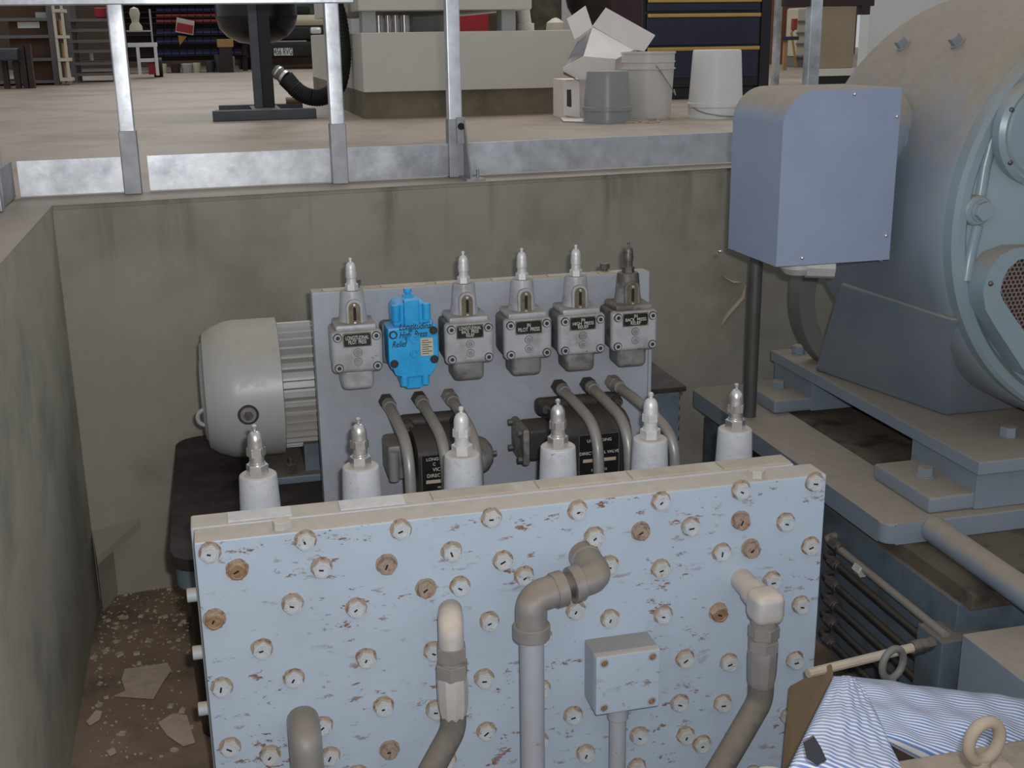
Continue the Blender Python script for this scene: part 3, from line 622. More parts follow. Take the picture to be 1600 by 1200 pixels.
# junction box on the manifold
a = Q(913, 999, YF); c = Q(1011, 986, YF); f = pl(932, 1028, 'z', a.z)
t = thing('junction_box', 'small pale blue junction box on the manifold front with a conduit below', 'box', ((a.x+c.x)/2, YF, a.z-.12))
H = .122; yb = f.y
b = MB(); b.box((a.x, yb+.016, a.z-H), (c.x, YF, a.z), .003); b.build('body', M['pipew'], t)
b = MB(); b.box((a.x, yb, a.z-H), (c.x, yb+.0155, a.z), .003); b.build('cover', M['mani'], t)
for dx in (.016, -.016):
    for dz in (-.014, -H+.014):
        X_ = (a.x if dx > 0 else c.x)+dx
        b = MB(); b.use(M['pipew']).lathe((X_, yb, a.z+dz), (0, -1, 0), [(0, 0), (.0095, 0), (.009, .0015), (.0065, .0015), (.006, -.001), (0, -.001)], 20); b.use(M['plugr']).cyl((X_, yb+.001, a.z+dz), (X_, yb-.001, a.z+dz), .0055, seg=12); b.build('screw', None, t)
cxx = Q(965, 1150, (yb+YF)/2).x
b = MB(); b.cyl((cxx, (yb+YF)/2, a.z-H), (cxx, (yb+YF)/2, a.z-H-.035), .0205); b.cyl((cxx, (yb+YF)/2, a.z-H-.03), (cxx, (yb+YF)/2, ZP), .0165); b.build('conduit', M['pipew'], t)

# ================================================================ BIG MACHINE ON THE RIGHT
ZS = -.65
t = thing('machine_skid', 'dusty blue steel skid base under the large motor', 'skid', (2.2, 2.7, ZP))
b = MB()
b.prism([(x, y, ZS) for x, y in rrect(1.385, 1.56, 2.16, 3.28, .03)], (0, 0, -.05), .006)
b.box((1.5, 2.16, ZS-.05), (3.3, 2.34, ZS-.0005), .004); b.box((1.5, 3.05, ZS-.05), (3.3, 3.28, ZS-.0005), .004)
b.build('frame', M['mach'], t)
b = MB(); b.box((1.5, 2.3, ZS-.05), (3.3, 3.1, ZS-.012)); b.build('deck', M['oil'], t)
def beam(y0, y1, x0=1.625):
    b = MB(); b.box((x0, y0, ZS+.0005), (3.0, y1, -.552), .003); b.box((x0-.115, y0+.005, ZS+.0005), (x0+.01, y1-.02, ZS+.04), .008); q = b.build('cross_beam', M['mach'], t)
    b = MB(); c_ = (x0-.045, (y0+y1)/2-.0, ZS+.04); b.hexa(c_, (c_[0], c_[1], c_[2]+.022), .019, a0=.4); b.cyl(c_, (c_[0], c_[1], c_[2]+.003), .024); b.build('bolt', M['mach'], q)
beam(2.185, 2.45); beam(2.96, 3.20)
t = thing('large_motor', 'huge dusty blue motor with perforated vent on its end bell, right edge of the photo', 'motor', (1.99, 2.6, -.55))
b = MB(); b.box((1.600, 2.15, -.5515), (2.40, 3.18, -.520), .003); b.build('base_plate', M['mach'], t)
for q in (Q(1577, 678, 2.22), Q(1240, 528, 3.10)):
    b = MB(); c_ = pl(1575, 682, 'z', -.52) if q.y < 2.5 else Vector((1.66, 3.12, -.52)); b.hexa((c_.x, c_.y, -.52), (c_.x, c_.y, -.495), .020, a0=.2); b.build('foot_bolt', M['mach'], t)
# pedestal between base plate and barrel
mc = Vector((1.99, 0, 0)); RB = .49
bl = pl(1270, 578, 'z', -.52); br = pl(1478, 650, 'z', -.52)
b = MB()
y0_, y1_ = 2.27, 2.93
def ped(y): return [Vector((1.655, y, -.521)), Vector((2.3, y, -.521)), Vector((2.3, y, -.30)), Vector((1.745, y, -.30)), Vector((1.70, y, -.33))]
At = pl(1312, 440, 'y', 2.70); Bt = pl(1484, 497, 'y', 2.21)
A = [Vector((bl.x, bl.y, -.521)), Vector((2.3, bl.y, -.521)), Vector((2.25, 2.78, At.z)), At]
B = [Vector((br.x, br.y, -.521)), Vector((2.0, br.y, -.521)), Vector((1.95, 2.25, Bt.z-.06)), Bt]
tb = bmesh.new(); va = [tb.verts.new(q) for q in A]; vb = [tb.verts.new(q) for q in B]
tb.faces.new(va); tb.faces.new(vb[::-1])
for i in range(4): tb.faces.new([va[i], vb[i], vb[(i+1) % 4], va[(i+1) % 4]])
bmesh.ops.recalc_face_normals(tb, faces=tb.faces); bmesh.ops.bevel(tb, geom=list(tb.edges), offset=.012, segments=3, profile=.5, affect='EDGES'); b.merge(tb); b.build('pedestal', M['mach'], t)
b = MB(); b.lathe((1.99, 2.84, 0), (0, -1, 0), [(0, 0), (.44, 0), (.485, .02), (.492, .04), (.492, .56), (.484, .60), (.476, .612), (.470, .606)], 128); b.build('barrel', M['mach'], t)
b = MB(); b.lathe((1.99, 2.235, 0), (0, -1, 0), [(.470, -.01), (.478, .0), (.478, .035), (.470, .045), (.452, .045), (.440, .032), (.40, .045), (.30, .085), (.20, .10), (0, .10)], 128); eb = b.build('end_bell', M['machf'], t)
def facey(x, z):
    r = math.hypot(x-1.99, z); pr = [(.452, .045), (.440, .032), (.40, .045), (.30, .085), (.20, .10), (0, .10)]
    for (r1, h1), (r0, h0) in zip(pr, pr[1:]):
        if r0 <= r <= r1: return 2.235-(h0+(h1-h0)*(r-r0)/(r1-r0))
    return 2.235-.04
# boss with bolt
q = Q(1533, 330, 2.18); yy = 2.205
b = MB(); b.use(M['machf']).lathe((q.x, yy, q.z), (0, -1, 0), [(0, 0), (.034, 0), (.032, .016), (.028, .020), (0, .020)], 28); b.hexa((q.x+.004, yy-.018, q.z), (q.x+.004, yy-.036, q.z), .021, a0=.3); b.cyl((q.x+.004, yy-.02, q.z), (q.x+.004, yy-.024, q.z), .024); b.build('bell_bolt', None, eb)
# raised ribs of the end bell
b = MB()
for pts in ([(1545, 262), (1538, 300), (1535, 315)], [(1532, 352), (1522, 400), (1512, 440)], [(1595, 160), (1560, 205), (1545, 262)]):
    b.tube([Vector((Q(u, v, 2.19).x, facey(Q(u, v, 2.19).x, Q(u, v, 2.19).z)+.006, Q(u, v, 2.19).z)) for u, v in pts], .014, 12, fil=.03, n=5)
b.build('rib', M['machf'], eb)
# round inspection cover upper right
q = Q(1645, 205, 2.15)
b = MB(); b.use(M['machf']).lathe((q.x, 2.185, q.z), (0, -1, 0), [(0, 0), (.118, 0), (.118, .022), (.108, .030), (.100, .026), (.096, .030), (0, .034)], 48)
for a in (155, 215, 95, 275): b.use(M['bolt']).dome((q.x+.107*math.cos(math.radians(a)), 2.158, q.z+.107*math.sin(math.radians(a))), (0, -1, 0), .006, .005)
b.mats[0] = M['machf']; b.build('inspection_cover', None, eb)
# perforated vent with raised frame
YG = 2.135
outp = [(1612, 385), (1585, 388), (1562, 400), (1545, 424), (1536, 455), (1540, 484), (1556, 512), (1606, 588), (1680, 600), (1740, 500), (1700, 400)]
inp = [(1612, 402), (1592, 406), (1576, 420), (1566, 440), (1563, 458), (1568, 470), (1578, 486), (1612, 534), (1668, 555), (1700, 480), (1672, 410)]
ow = [Q(u, v, YG) for u, v in outp]; iw = [Q(u, v, YG) for u, v in inp]
b = MB(); fr = [b.bm.verts.new(p) for p in ow]; fi = [b.bm.verts.new(p) for p in iw]; fb = [b.bm.verts.new(p+Vector((0, .075, 0))) for p in ow]; gb = [b.bm.verts.new(p+Vector((0, .022, 0))) for p in iw]
n = len(ow)
for i in range(n):
    j = (i+1) % n
    b.face([fr[i], fr[j], fi[j], fi[i]]); b.face([fr[i], fb[i], fb[j], fr[j]]); b.face([fi[i], fi[j], gb[j], gb[i]])
b.build('vent_frame', M['machf'], eb)
b = MB(); cxm = sum(p.x for p in iw)/n; czm = sum(p.z for p in iw)/n
def inside(x, z):
    c_ = False
    for i in range(n):
        p, q_ = iw[i], iw[(i+1) % n]
        if (p.z > z) != (q_.z > z) and x < (q_.x-p.x)*(z-p.z)/(q_.z-p.z)+p.x: c_ = not c_
    return c_
g = .0105; r6 = g/math.sqrt(3)
for i in range(-14, 15):
    for j in range(-16, 17):
        x = cxm+i*g+(j % 2)*g/2; z = czm+j*g*math.sqrt(3)/2
        if not inside(x, z) or x > 1.70: continue
        o_ = [b.bm.verts.new((x+r6*math.sin(a), YG+.012, z+r6*math.cos(a))) for a in [math.pi/3*k for k in range(6)]]
        i_ = [b.bm.verts.new((x+r6*.68*math.sin(a), YG+.012, z+r6*.68*math.cos(a))) for a in [math.pi/3*k for k in range(6)]]
        for k in range(6): b.face([o_[k], o_[(k+1) % 6], i_[(k+1) % 6], i_[k]])
b.mats[0] = M['ringm']; b.build('perforated_grille', None, eb)
b = MB(); b.prism([p+Vector((0, .016, 0)) for p in iw], (0, .003, 0)); b.build('vent_backing', mat('rust_brown_backing', (72, 34, 28), .9), eb)
b = MB(); q = Q(1548, 443, YG); b.dome((q.x, YG, q.z), (0, -1, 0), .006, .005); b.build('vent_screw', M['bolt'], eb)
# bolts on top of the barrel
for u, v in ((1412, 72), (1497, 68), (1410, 222)):
    # on the barrel surface
    best = None
    for k in range(200):
        Y = 2.3+k*.0026; q = Q(u, v, Y); d_ = abs(math.hypot(q.x-1.99, q.z)-.492)
        if best is None or d_ < best[0]: best = (d_, q)
    q = best[1]; nn = Vector((q.x-1.99, 0, q.z)).normalized()
    b = MB(); b.hexa(q-nn*.005, q+nn*.022, .014); b.cyl(q-nn*.008, q+nn*.004, .018); b.build('barrel_bolt', M['mach'], t)
# casting lump where the box joins
b = MB(); b.lathe((1.40, 2.52, .17), (1, 0, 0), [(0, 0), (.105, 0), (.105, .10), (.095, .15), (0, .16)], 32); b.build('cable_entry', M['mach'], t)

# motor junction box (big)
t = thing('motor_terminal_box', 'large blue-grey terminal box with a rounded top edge in front of the big motor', 'box', (1.32, 2.5, -.09))
XL, XR, YA_, YZ = 1.185, 1.462, 2.35, 2.60
ZTb, ZBb, rr_ = .283, -.092, .075
def boxprof(y, inset=0): return [(XR, y, ZBb), (XR, y, ZTb)]+[(XL+rr_-rr_*math.sin(a), y, ZTb-rr_+rr_*math.cos(a)) for a in [math.pi/2*k/10 for k in range(11)]]+[(XL, y, ZBb)]
b = MB(); b.prism(boxprof(YA_+.003), (0, YZ-YA_, 0), 0); b.build('housing', M['jbox'], t)
b = MB(); b.prism(boxprof(YA_), (0, .0028, 0), .0008); b.build('front_cover', M['jbox'], t)
for u, v in ((1335, 147), (1401, 182), (1384, 368), (1253, 403), (1380, 410), (1125, 392)):
    q = Q(u, v, YA_) if u > 1200 else pl(u, v, 'z', -.092)
    b = MB()
    if u > 1200 and v < 409: b.dome((q.x, YA_, q.z), (0, -1, 0), .0048, .005)
    else: b.dome((q.x, max(q.y, YA_+.01), -.092), (0, 0, -1), .005, .006)
    b.build('screw', M['chrome'], t)
b = MB(); b.use(M['chrome']).cyl((1.30, 2.47, -.092), (1.30, 2.47, -.100), .052); b.use(M['capw']).lathe((1.30, 2.47, -.100), (0, 0, -1), [(0, 0), (.045, 0), (.043, .02), (.03, .035), (0, .036)], 28); b.tube([(1.31, 2.45, -.115), (1.37, 2.43, -.117)], .027, 8)
b.build('cable_gland', None, t)
# upright rod
t = tag(MB().cyl((1.437, 2.97, ZS-.001), (1.437, 2.97, .05), .0185).build('support_rod', M['rodm'], loc=(1.437, 2.97, ZS)), 'upright dark steel rod standing on the skid under the terminal box', 'rod')
# ring behind
c_ = Q(1375, 452, 3.02)
b = MB(); pts = [c_+Vector((.255*math.cos(a), 0, .255*math.sin(a))) for a in [2*math.pi*k/48 for k in range(49)]]
tb = []
b.lathe(c_+Vector((0, .035, 0)), (0, -1, 0), [(.225, 0), (.272, 0), (.275, .01), (.275, .06), (.272, .07), (.225, .07), (.222, .06), (.222, .01), (.225, 0)], 64)
tag(b.build('coupling_ring', M['ringm'], loc=c_), 'dark grey round coupling ring behind the base of the big motor', 'ring')
# bent pipe left of the skid
t = thing('bent_pipe', 'dark bent pipe emerging from beneath the left side of the skid', 'pipe', (1.25, 2.9, -.75))
b = MB(); b.tube([(1.50, 2.92, -.735), (1.40, 2.90, -.735), (1.345, 2.88, -.73)], .045, 20); b.dome((1.345, 2.88, -.73), (-1, -.2, 0), .045, .03); b.build('stub', M['grim'], t)
b = MB(); b.tube([(1.13, 3.0, -.78), (1.22, 3.02, -.84), (1.34, 3.0, -.85), (1.5, 2.95, -.80)], .040, 18, fil=.07); b.build('pipe', M['grim'], t)

# heat exchanger / tank under skid with row of pipes
XP = 1.42
t = thing('cooler_tank', 'dim blue steel tank under the skid with six horizontal pipes on its side', 'tank', (1.9, 2.4, ZP))
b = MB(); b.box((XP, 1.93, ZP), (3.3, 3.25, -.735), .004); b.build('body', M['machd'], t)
b = MB(); b.box((XP+.01, 1.90, -.7345), (3.3, 3.25, -.7005), .0); b.build('top_plate', M['oil'], t)
b = MB(); b.box((XP-.05, 1.90, ZP), (XP+.06, 1.99, -.80), .004); b.use(M['machd']); b.build('end_block', M['machd'], t)
for z in (-.791, -.838, -.892, -.943, -.994, -1.047):
    b = MB(); x = XP-.028
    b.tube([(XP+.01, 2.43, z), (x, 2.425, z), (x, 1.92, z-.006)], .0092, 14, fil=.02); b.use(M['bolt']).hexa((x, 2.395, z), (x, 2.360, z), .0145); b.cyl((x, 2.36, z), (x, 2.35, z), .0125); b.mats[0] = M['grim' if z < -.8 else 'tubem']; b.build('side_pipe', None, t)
b = MB(); b.hexa((XP-.032, 2.27, -.800), (XP-.032, 2.24, -.800), .014); b.build('clip', M['capw'], t)
p_ = pl(1430, 870, 'z', -.70)
tag(MB().tube([(1.505, 2.158, -.672), (1.495, 1.78, -.672)], .030, 22).build('round_pipe', M['mach'], loc=(1.5, 1.95, -.70)), 'thick dusty pipe lying on the tank top in front of the skid', 'pipe')
# near right box
a = pl(1503, 990, 'z', -.75)
b = MB(); b.box((a.x, 1.2, ZP), (2.4, a.y, -.75), .004); tag(b.build('steel_cabinet', M['mach'], loc=(a.x+.3, 1.5, ZP)), 'blue-grey steel cabinet with a dusty top behind the woven sack', 'cabinet')

# lever with end fitting
p = Q(1262, 1052, 1.75); q = Q(1425, 1012, 1.78)
t = thing('lever', 'pale lever rod with a dark round end fitting behind the sack', 'lever', tuple(p))
b = MB(); b.tube([p, q], .009, 10); b.build('rod', M['tan'], t)
b = MB(); b.cyl(q, q+(q-p).normalized()*.03, .013); b.hexa(q+(q-p).normalized()*.02, q+(q-p).normalized()*.05, .011); b.build('end_fitting', M['bolt'], t)
# dusty pump casing at the bottom right, carrying the eyebolt and the sack
t = thing('pump_casing', 'tan dust-covered casing under the sack at the bottom right corner', 'casing', (1.15, 1.35, ZP))
b = MB(); zc = Q(1470, 1166, 1.38).z; b.box((.90, .95, ZP), (1.30, 1.44, zc-.05), .02, seg=3); b.build('body', M['tand'], t)
b = MB(); b.box((Q(1390, 1166, 1.38).x, 1.14, zc-.052), (Q(1540, 1166, 1.38).x, 1.37, zc-.002), .008, seg=3); b.build('flange', M['tand'], t)
def eyebolt(c, r, rt, tilt, label, m):
    t = thing('eyebolt', label, 'eyebolt', tuple(c))
    R_ = Matrix.Rotation(tilt, 3, 'Z')
    b = MB(); b.tube([Vector(c)+R_ @ Vector((r*math.cos(a), 0, r*math.sin(a)*1.15)) for a in [2*math.pi*k/32 for k in range(33)]], rt, 12, caps=False); b.build('ring', m, t)
    b = MB(); b.cyl(Vector(c)+Vector((0, 0, -r*1.1)), Vector(c)+Vector((0, 0, -r*1.15-.05)), rt*1.3, rt*1.8); b.build('shank', m, t)
eyebolt(Q(1538, 1158, 1.18), .0245, .0085, .08, 'tan dusty eyebolt in front of the woven sack', M['tand'])
eyebolt(Q(1395, 1037, 1.72), .026, .0068, .25, 'dark iron eyebolt peeking over the top of the sack', M['ringm'])

# sack: folded, lumpy woven bag
def sack(name, parent, P, nu, nv, th, bumpa, seed):
    """P(u,v) -> point on the upper sheet; the sack is closed below by a flatter sheet"""
    bm = bmesh.new(); uvl = bm.loops.layers.uv.new('UVMap'); top = []; bot = []
    rnd = random.Random(seed); ph = [rnd.uniform(0, 6) for _ in range(8)]
    for i in range(nu+1):
        rt_, rb_ = [], []
        for j in range(nv+1):
            u, v = i/nu, j/nv; p = Vector(P(u, v)); e = (max(0, 4*u*(1-u))*max(0, 4*v*(1-v)))**.38
            w = bumpa*(math.sin(9*u+ph[0]+3*v)+.6*math.sin(17*v+ph[1]+4*u)+.4*math.sin(31*u-12*v+ph[2])+.25*math.sin(47*u+20*v+ph[3]))
            n_ = Vector((.0, -.5, .85)).normalized()
            rt_.append(bm.verts.new(p+n_*(th*e+w*min(1, e*1.5))))
            rb_.append(rt_[-1] if i in (0, nu) or j in (0, nv) else bm.verts.new(p-n_*(th*.55*e)))
        top.append(rt_); bot.append(rb_)
    for i in range(nu):
        for j in range(nv):
            for g_, fl in ((top, 0), (bot, 1)):
                vs = [g_[i][j], g_[i+1][j], g_[i+1][j+1], g_[i][j+1]]; uv = [(i, j), (i+1, j), (i+1, j+1), (i, j+1)]
                if fl: vs.reverse(); uv.reverse()
                try: f = bm.faces.new(vs)
                except ValueError: continue
                f.smooth = True
                for l, (a_, c2) in zip(f.loops, uv): l[uvl].uv = (a_/nu, c2/nv)
    off = Vector(parent['_loc']); bmesh.ops.translate(bm, vec=-off, verts=bm.verts)
    bmesh.ops.recalc_face_normals(bm, faces=bm.faces)
    me = bpy.data.meshes.new(name); bm.to_mesh(me); bm.free(); me.materials.append(M['sack'])
    o = bpy.data.objects.new(name, me); COL.objects.link(o); o.parent = parent; o['_loc'] = tuple(off); return o
t = thing('woven_sack', 'blue and white striped woven plastic sack slumped at the bottom right', 'sack', (1.15, 1.45, -.73))
def bil(c00, c10, c11, c01):
    return lambda u, v: (Vector(c00)*(1-u)+Vector(c10)*u)*(1-v)+(Vector(c01)*(1-u)+Vector(c11)*u)*v
BA = [Q(1300, 1058, 1.60), Q(1690, 1112, 1.60), Q(1700, 1320, 1.42), Q(1370, 1150, 1.46)]
sack('body', t, bil(*BA), 70, 50, .056, .0050, 3)
BB = [Q(1303, 1056, 1.52), Q(1340, 1062, 1.50), Q(1440, 1280, 1.30), Q(1232, 1200, 1.34)]
sack('folded_flap', t, bil(*BB), 40, 40, .030, .003, 5)
b = MB(); q = Q(1262, 1170, 1.30); bq = [Q(u, v, 1.275) for u, v in ((1256, 1160), (1272, 1150), (1283, 1168), (1292, 1188), (1277, 1196), (1262, 1186))]; b.prism(bq, (0, .003, 0)); b.build('printed_mark', M['stand'], t)
# brown card behind the sack's left edge and cream lump at the bottom edge
b = MB(); b.prism([Q(1236, 1075, 1.80), Q(1300, 1040, 1.74), Q(1310, 1120, 1.70), Q(1240, 1230, 1.70), Q(1222, 1230, 1.78)], (0, .006, 0)); tag(b.build('cardboard_sheet', M['card'], loc=tuple(Q(1265, 1200, 1.72))), 'brown cardboard sheet between the manifold and the woven sack', 'cardboard')
c_ = Q(1205, 1222, 1.45); b = MB(); b.lathe(c_+Vector((0, 0, -.25)), (0, 0, 1), [(0, 0), (.07, 0), (.066, .18), (.05, .235), (.03, .258), (0, .262)], 28); tag(b.build('dusty_cap', M['elboww'], loc=c_-Vector((0, 0, .25))), 'cream dusty rounded cap just showing at the bottom edge', 'cap')

# litter on the pit floor
def sheet(pts, label, name='torn_paper'):
    ws = [pl(u, v, 'z', ZP+.004) for u, v in pts]; b = MB(); b.prism(ws, (0, 0, .0012)); tag(b.build(name, M['paper'], loc=tuple(ws[0])), label, 'paper')
sheet([(195, 1046), (262, 1036), (268, 1048), (256, 1064), (240, 1092), (178, 1088), (196, 1080), (190, 1062)], 'torn pale paper scrap lying on the pit floor, the larger one')
sheet([(247, 1130), (270, 1115), (292, 1118), (300, 1145), (305, 1160), (286, 1166), (262, 1150)], 'torn pale paper scrap nearest the manifold on the pit floor')
sheet([(135, 1128), (150, 1110), (160, 1112), (156, 1124), (140, 1134)], 'small white paper scrap near the left pit wall')
sheet([(166, 1174), (178, 1168), (182, 1176), (172, 1182)], 'tiny pale paper scrap lying nearest the photo bottom edge')
b = MB(); 
for k in range(420):
    u = random.uniform(140, 300); v = 915+abs(random.gauss(0, 1))*90 if k < 330 else random.uniform(920, 1190)
    p = pl(u, v, 'z', ZP); 
    if p.x < X0+.01 or p.x > -.13: continue
    s_ = random.uniform(.001, .0035) if random.random() < .85 else random.uniform(.004, .008)
    b.box(p+Vector((-s_, -s_*.8, 0)), p+Vector((s_, s_*.8, s_*.7)), rot=Matrix.Rotation(random.uniform(0, 3), 3, 'Z'))
tag(b.build('debris', M['crumb'], loc=(-.27, 2.9, ZP)), 'pale crumbs and chips strewn over the pit floor', 'debris', kind='stuff')

# ================================================================ SHOP FLOOR, BEHIND THE RAIL
# machine base with skirt
t = thing('skirted_machine', 'cream sheet-metal skirted machine on a low concrete plinth beyond the rail', 'machine', (1.8, 7.2, 0))
fl = pl(570, 187, 'z', 0); 
b = MB(); b.box((.80, 6.33, 0), (2.10, 9.2, .135)); b.build('plinth', M['plinth'], t)
b = MB(); b.box((.80, 6.28, .135), (2.02, 9.2, .43), .004); b.build('skirt', M['skirt'], t)
zt = Q(570, 20, 6.7).z; zb = Q(570, 22, 6.7).z
b = MB(); b.box((.80, 6.35, Q(600, 17, 6.35).z), (1.72, 8.8, Q(600, -40, 6.35).z), .01); b.build('table', M['skirt'], t)
for u0, u1 in ((566, 588), (784, 806)):
    b = MB(); b.box((Q(u0, 40, 6.4).x, 6.40, .43), (Q(u1, 40, 6.4).x, 6.52, Q(600, 17, 6.4).z), .004); b.build('leg', M['lgrey'], t)
    b = MB(); b.box((Q(u0, 40, 6.4).x, 8.3, .43), (Q(u1, 40, 6.4).x, 8.45, Q(600, 17, 6.4).z), .004); b.build('leg', M['lgrey'], t)
b = MB(); q = Q(575, 14, 6.42)
for u in (592, 606, 618, 632): b.cyl((Q(u, 40, 7.6).x, 7.6, .43), (Q(u, 40, 7.6).x, 7.6, .72), .022 if u % 4 else .03)
b.build('polished_rods', M['chrome'], t)
b = MB(); b.box((Q(645, 40, 8.2).x, 8.2, .43), (Q(683, 40, 8.2).x, 8.4, .80)); b.build('inner_panel', M['lgrey'], t)
b = MB(); b.cyl((Q(822, 50, 6.6).x, 6.6, .43), (Q(815, 10, 6.6).x, 6.6, .62), .035); b.cyl((Q(822, 50, 6.6).x, 6.6, .43), (Q(822, 50, 6.6).x, 6.6, .47), .045); b.build('side_pipe', M['skirt'], t)
b = MB(); b.box((Q(684, 40, 9.5).x, 9.5, .0), (Q(763, 40, 9.5).x, 9.9, 1.2), .005); tag(b.build('red_cabinet', M['red'], loc=(1.9, 9.7, 0)), 'red cabinet seen under the cream machine table', 'cabinet')
b = MB(); q = Q(850, 40, 9.5); b.lathe((q.x, 9.5, 0), (0, 0, 1), [(0, 0), (.14, 0), (.14, .9), (.10, 1.1), (0, 1.15)], 20); tag(b.build('dark_machine_column', mat('mottled_green_brown', (70, 68, 50), .7, var=.5, vscale=14), loc=(q.x, 9.5, 0)), 'dark mottled column behind the right end of the cream machine', 'column')
q = Q(868, 46, 7.4); b = MB(); b.lathe((q.x, 7.4, .43), (0, 0, 1), [(0, 0), (.06, 0), (.055, .05), (.02, .075), (0, .08)], 18); tag(b.build('plastic_sack', M['ibc'], loc=(q.x, 7.4, .43)), 'small tan bundle on the cream machine base beside the open carton', 'bundle')
b = MB(); b.box((Q(870, 30, 10.9).x, 10.9, 0), (Q(925, 30, 10.9).x, 11.0, 2), .01); tag(b.build('steel_screen', M['lgrey'], loc=(Q(890, 30, 10.9).x, 10.95, 0)), 'pale grey upright panel behind the open carton', 'panel')
q = Q(925, 10, 9.6); b = MB(); b.lathe((q.x, 9.6, 0), (0, 0, 1), [(0, 0), (.1, 0), (.1, .45), (.20, .62), (.24, .8), (.2, 1.1), (0, 1.2)], 18); tag(b.build('dark_drum', M['rackd'], loc=(q.x, 9.6, 0)), 'dark brown rounded machine part above the carton flaps', 'drum')

# buckets
def bucket(name, label, u0, u1, vt, vb, mcol, upside, lipz=None, bail=True, Y=None, cavity=True):
    c = pl((u0+u1)/2, vb-3, 'z', 0); Y = Y or c.y; w = (Q(u1, vt+20, Y)-Q(u0, vt+20, Y)).x/2; h = Q((u0+u1)/2, vt+3, Y).z
    t = thing(name, label, 'bucket', (c.x, Y, 0), 'buckets on the shop floor')
    b = MB()
    if upside: prof = [(0, h), (w*.84, h), (w*.87, h-.006), (w*.885, h-.03), (w*.985, .075), (w*1.03, .072), (w*1.03, .055), (w*.99, .053), (w*1.0, .012), (w*1.03, .010), (w*1.03, 0), (w*.95, 0), (w*.83, h-.02), (0, h-.015)]
    else: prof = [(0, .0), (w*.86, .0), (w*.88, .008), (w*.97, h*.74), (w*1.03, h*.745), (w*1.03, h*.76), (w*.975, h*.765), (w*.98, h*.84), (w*1.02, h*.845), (w*1.02, h*.86), (w*.985, h*.865), (w*.99, h*.97), (w*1.03, h*.975), (w*1.03, h), (w*.96, h), (w*.86, .015), (0, .012)]
    b.lathe((c.x, Y, 0), (0, 0, 1), prof, 48); b.build('pail', mcol, t)
    if bail:
        zz = .063 if upside else h*.80; w2 = w*1.03
        b = MB()
        if upside: pts = [(c.x-w2, Y, zz), (c.x-w2*.8, Y-w*.7, .03), (c.x, Y-w*1.15, .012), (c.x+w2*.8, Y-w*.8, .012), (c.x+w2, Y, zz)]
        else: pts = [(c.x-w2*.05, Y-w2, zz), (c.x+w*.55, Y-w*.95, zz-.10), (c.x+w*.85, Y-w*.75, zz-.15), (c.x+w2*1.03, Y-.0, zz-.12)]
        b.tube(pts, .0028, 8, fil=.06); b.build('bail', M['galvd'], t)
    return t
bucket('bucket', 'grey plastic bucket turned upside down before the open carton', 900, 972, 108, 191, M['gbuck'], True, bail=False, Y=5.55)
bucket('bucket', 'translucent white bucket standing upright beside the open carton', 962, 1041, 78, 186, M['cbuck'], False, Y=5.72)
bucket('bucket', 'white bucket turned upside down in front of the navy tool chest', 1060, 1140, 75, 184, M['wbuck'], True, Y=5.62)
# white tray / card under the buckets with spilled grit
w = [pl(u, v, 'z', .002) for u, v in ((877, 184), (884, 192), (940, 193), (1010, 188), (1025, 192), (985, 196), (930, 197), (880, 191))]
b = MB()
for k in range(260):
    u = random.gauss(985, 28); v = random.uniform(182, 193); p = pl(min(max(u, 880), 1028), v, 'z', 0); s_ = random.uniform(.004, .012); b.box(p-Vector((s_, s_, 0)), p+Vector((s_, s_, s_*.6)), rot=Matrix.Rotation(random.uniform(0, 3), 3, 'Z'))
tag(b.build('spilled_grit', M['crumb'], loc=tuple(pl(985, 188, 'z', 0))), 'pale grit spilled between the grey and translucent buckets', 'grit', kind='stuff')
w = [pl(u, v, 'z', .003) for u, v in ((876, 185), (935, 186), (960, 192), (880, 190))]
b = MB(); b.prism(w, (0, 0, .004)); tag(b.build('white_card', M['cardw'], loc=tuple(w[0])), 'thin white card lying under the grey bucket', 'card')
# open carton
t = thing('carton', 'open white cardboard carton with raised flaps leaning behind the buckets', 'box', tuple(pl(915, 183, 'z', 0)))
YC = 5.9
def slabp(name, pts, dy=.006, m='cardw'):
    b = MB(); b.prism([Q(u, v, y) for u, v, y in pts], (0, dy, 0)); return b.build(name, M[m], t)
slabp('lower_box', [(881, 128, 5.85), (905, 124, 5.82), (906, 184, 5.82), (881, 180, 5.85)]); 
b = MB(); p1 = Q(883, 180, 5.85); b.box((p1.x+.004, 5.86, 0), (p1.x+.22, 6.08, .19), .002); b.build('inner_box', M['cardw'], t)
slabp('printed_panel', [(886, 140, 5.84), (894, 140, 5.835), (894, 168, 5.835), (886, 166, 5.84)], .004, 'truckd')
slabp('rear_side', [(880, 110, 5.88), (925, 42, 5.98), (995, 76, 5.98), (990, 125, 5.9), (912, 128, 5.86)])
slabp('front_side', [(911, 91, 5.80), (926, 42, 5.95), (990, 78, 5.95), (962, 93, 5.8)])
slabp('front_side', [(880, 106, 5.82), (912, 88, 5.79), (962, 92, 5.79), (960, 124, 5.79), (905, 124, 5.79), (881, 112, 5.82)])
slabp('side_print', [(888, 93, 5.85), (902, 66, 5.90), (917, 52, 5.92), (912, 82, 5.83)], .003, 'navy')
slabp('flap', [(926, 41, 5.95), (947, 12, 6.0), (1024, 55, 6.02), (1007, 80, 5.98), (990, 78, 5.95)])
slabp('flap', [(886, 30, 5.95), (915, 9, 6.0), (926, 42, 5.95), (898, 62, 5.9)])
slabp('flap', [(881, 112, 5.80), (908, 128, 5.78), (902, 125, 5.84), (881, 116, 5.86)], .004, 'card')

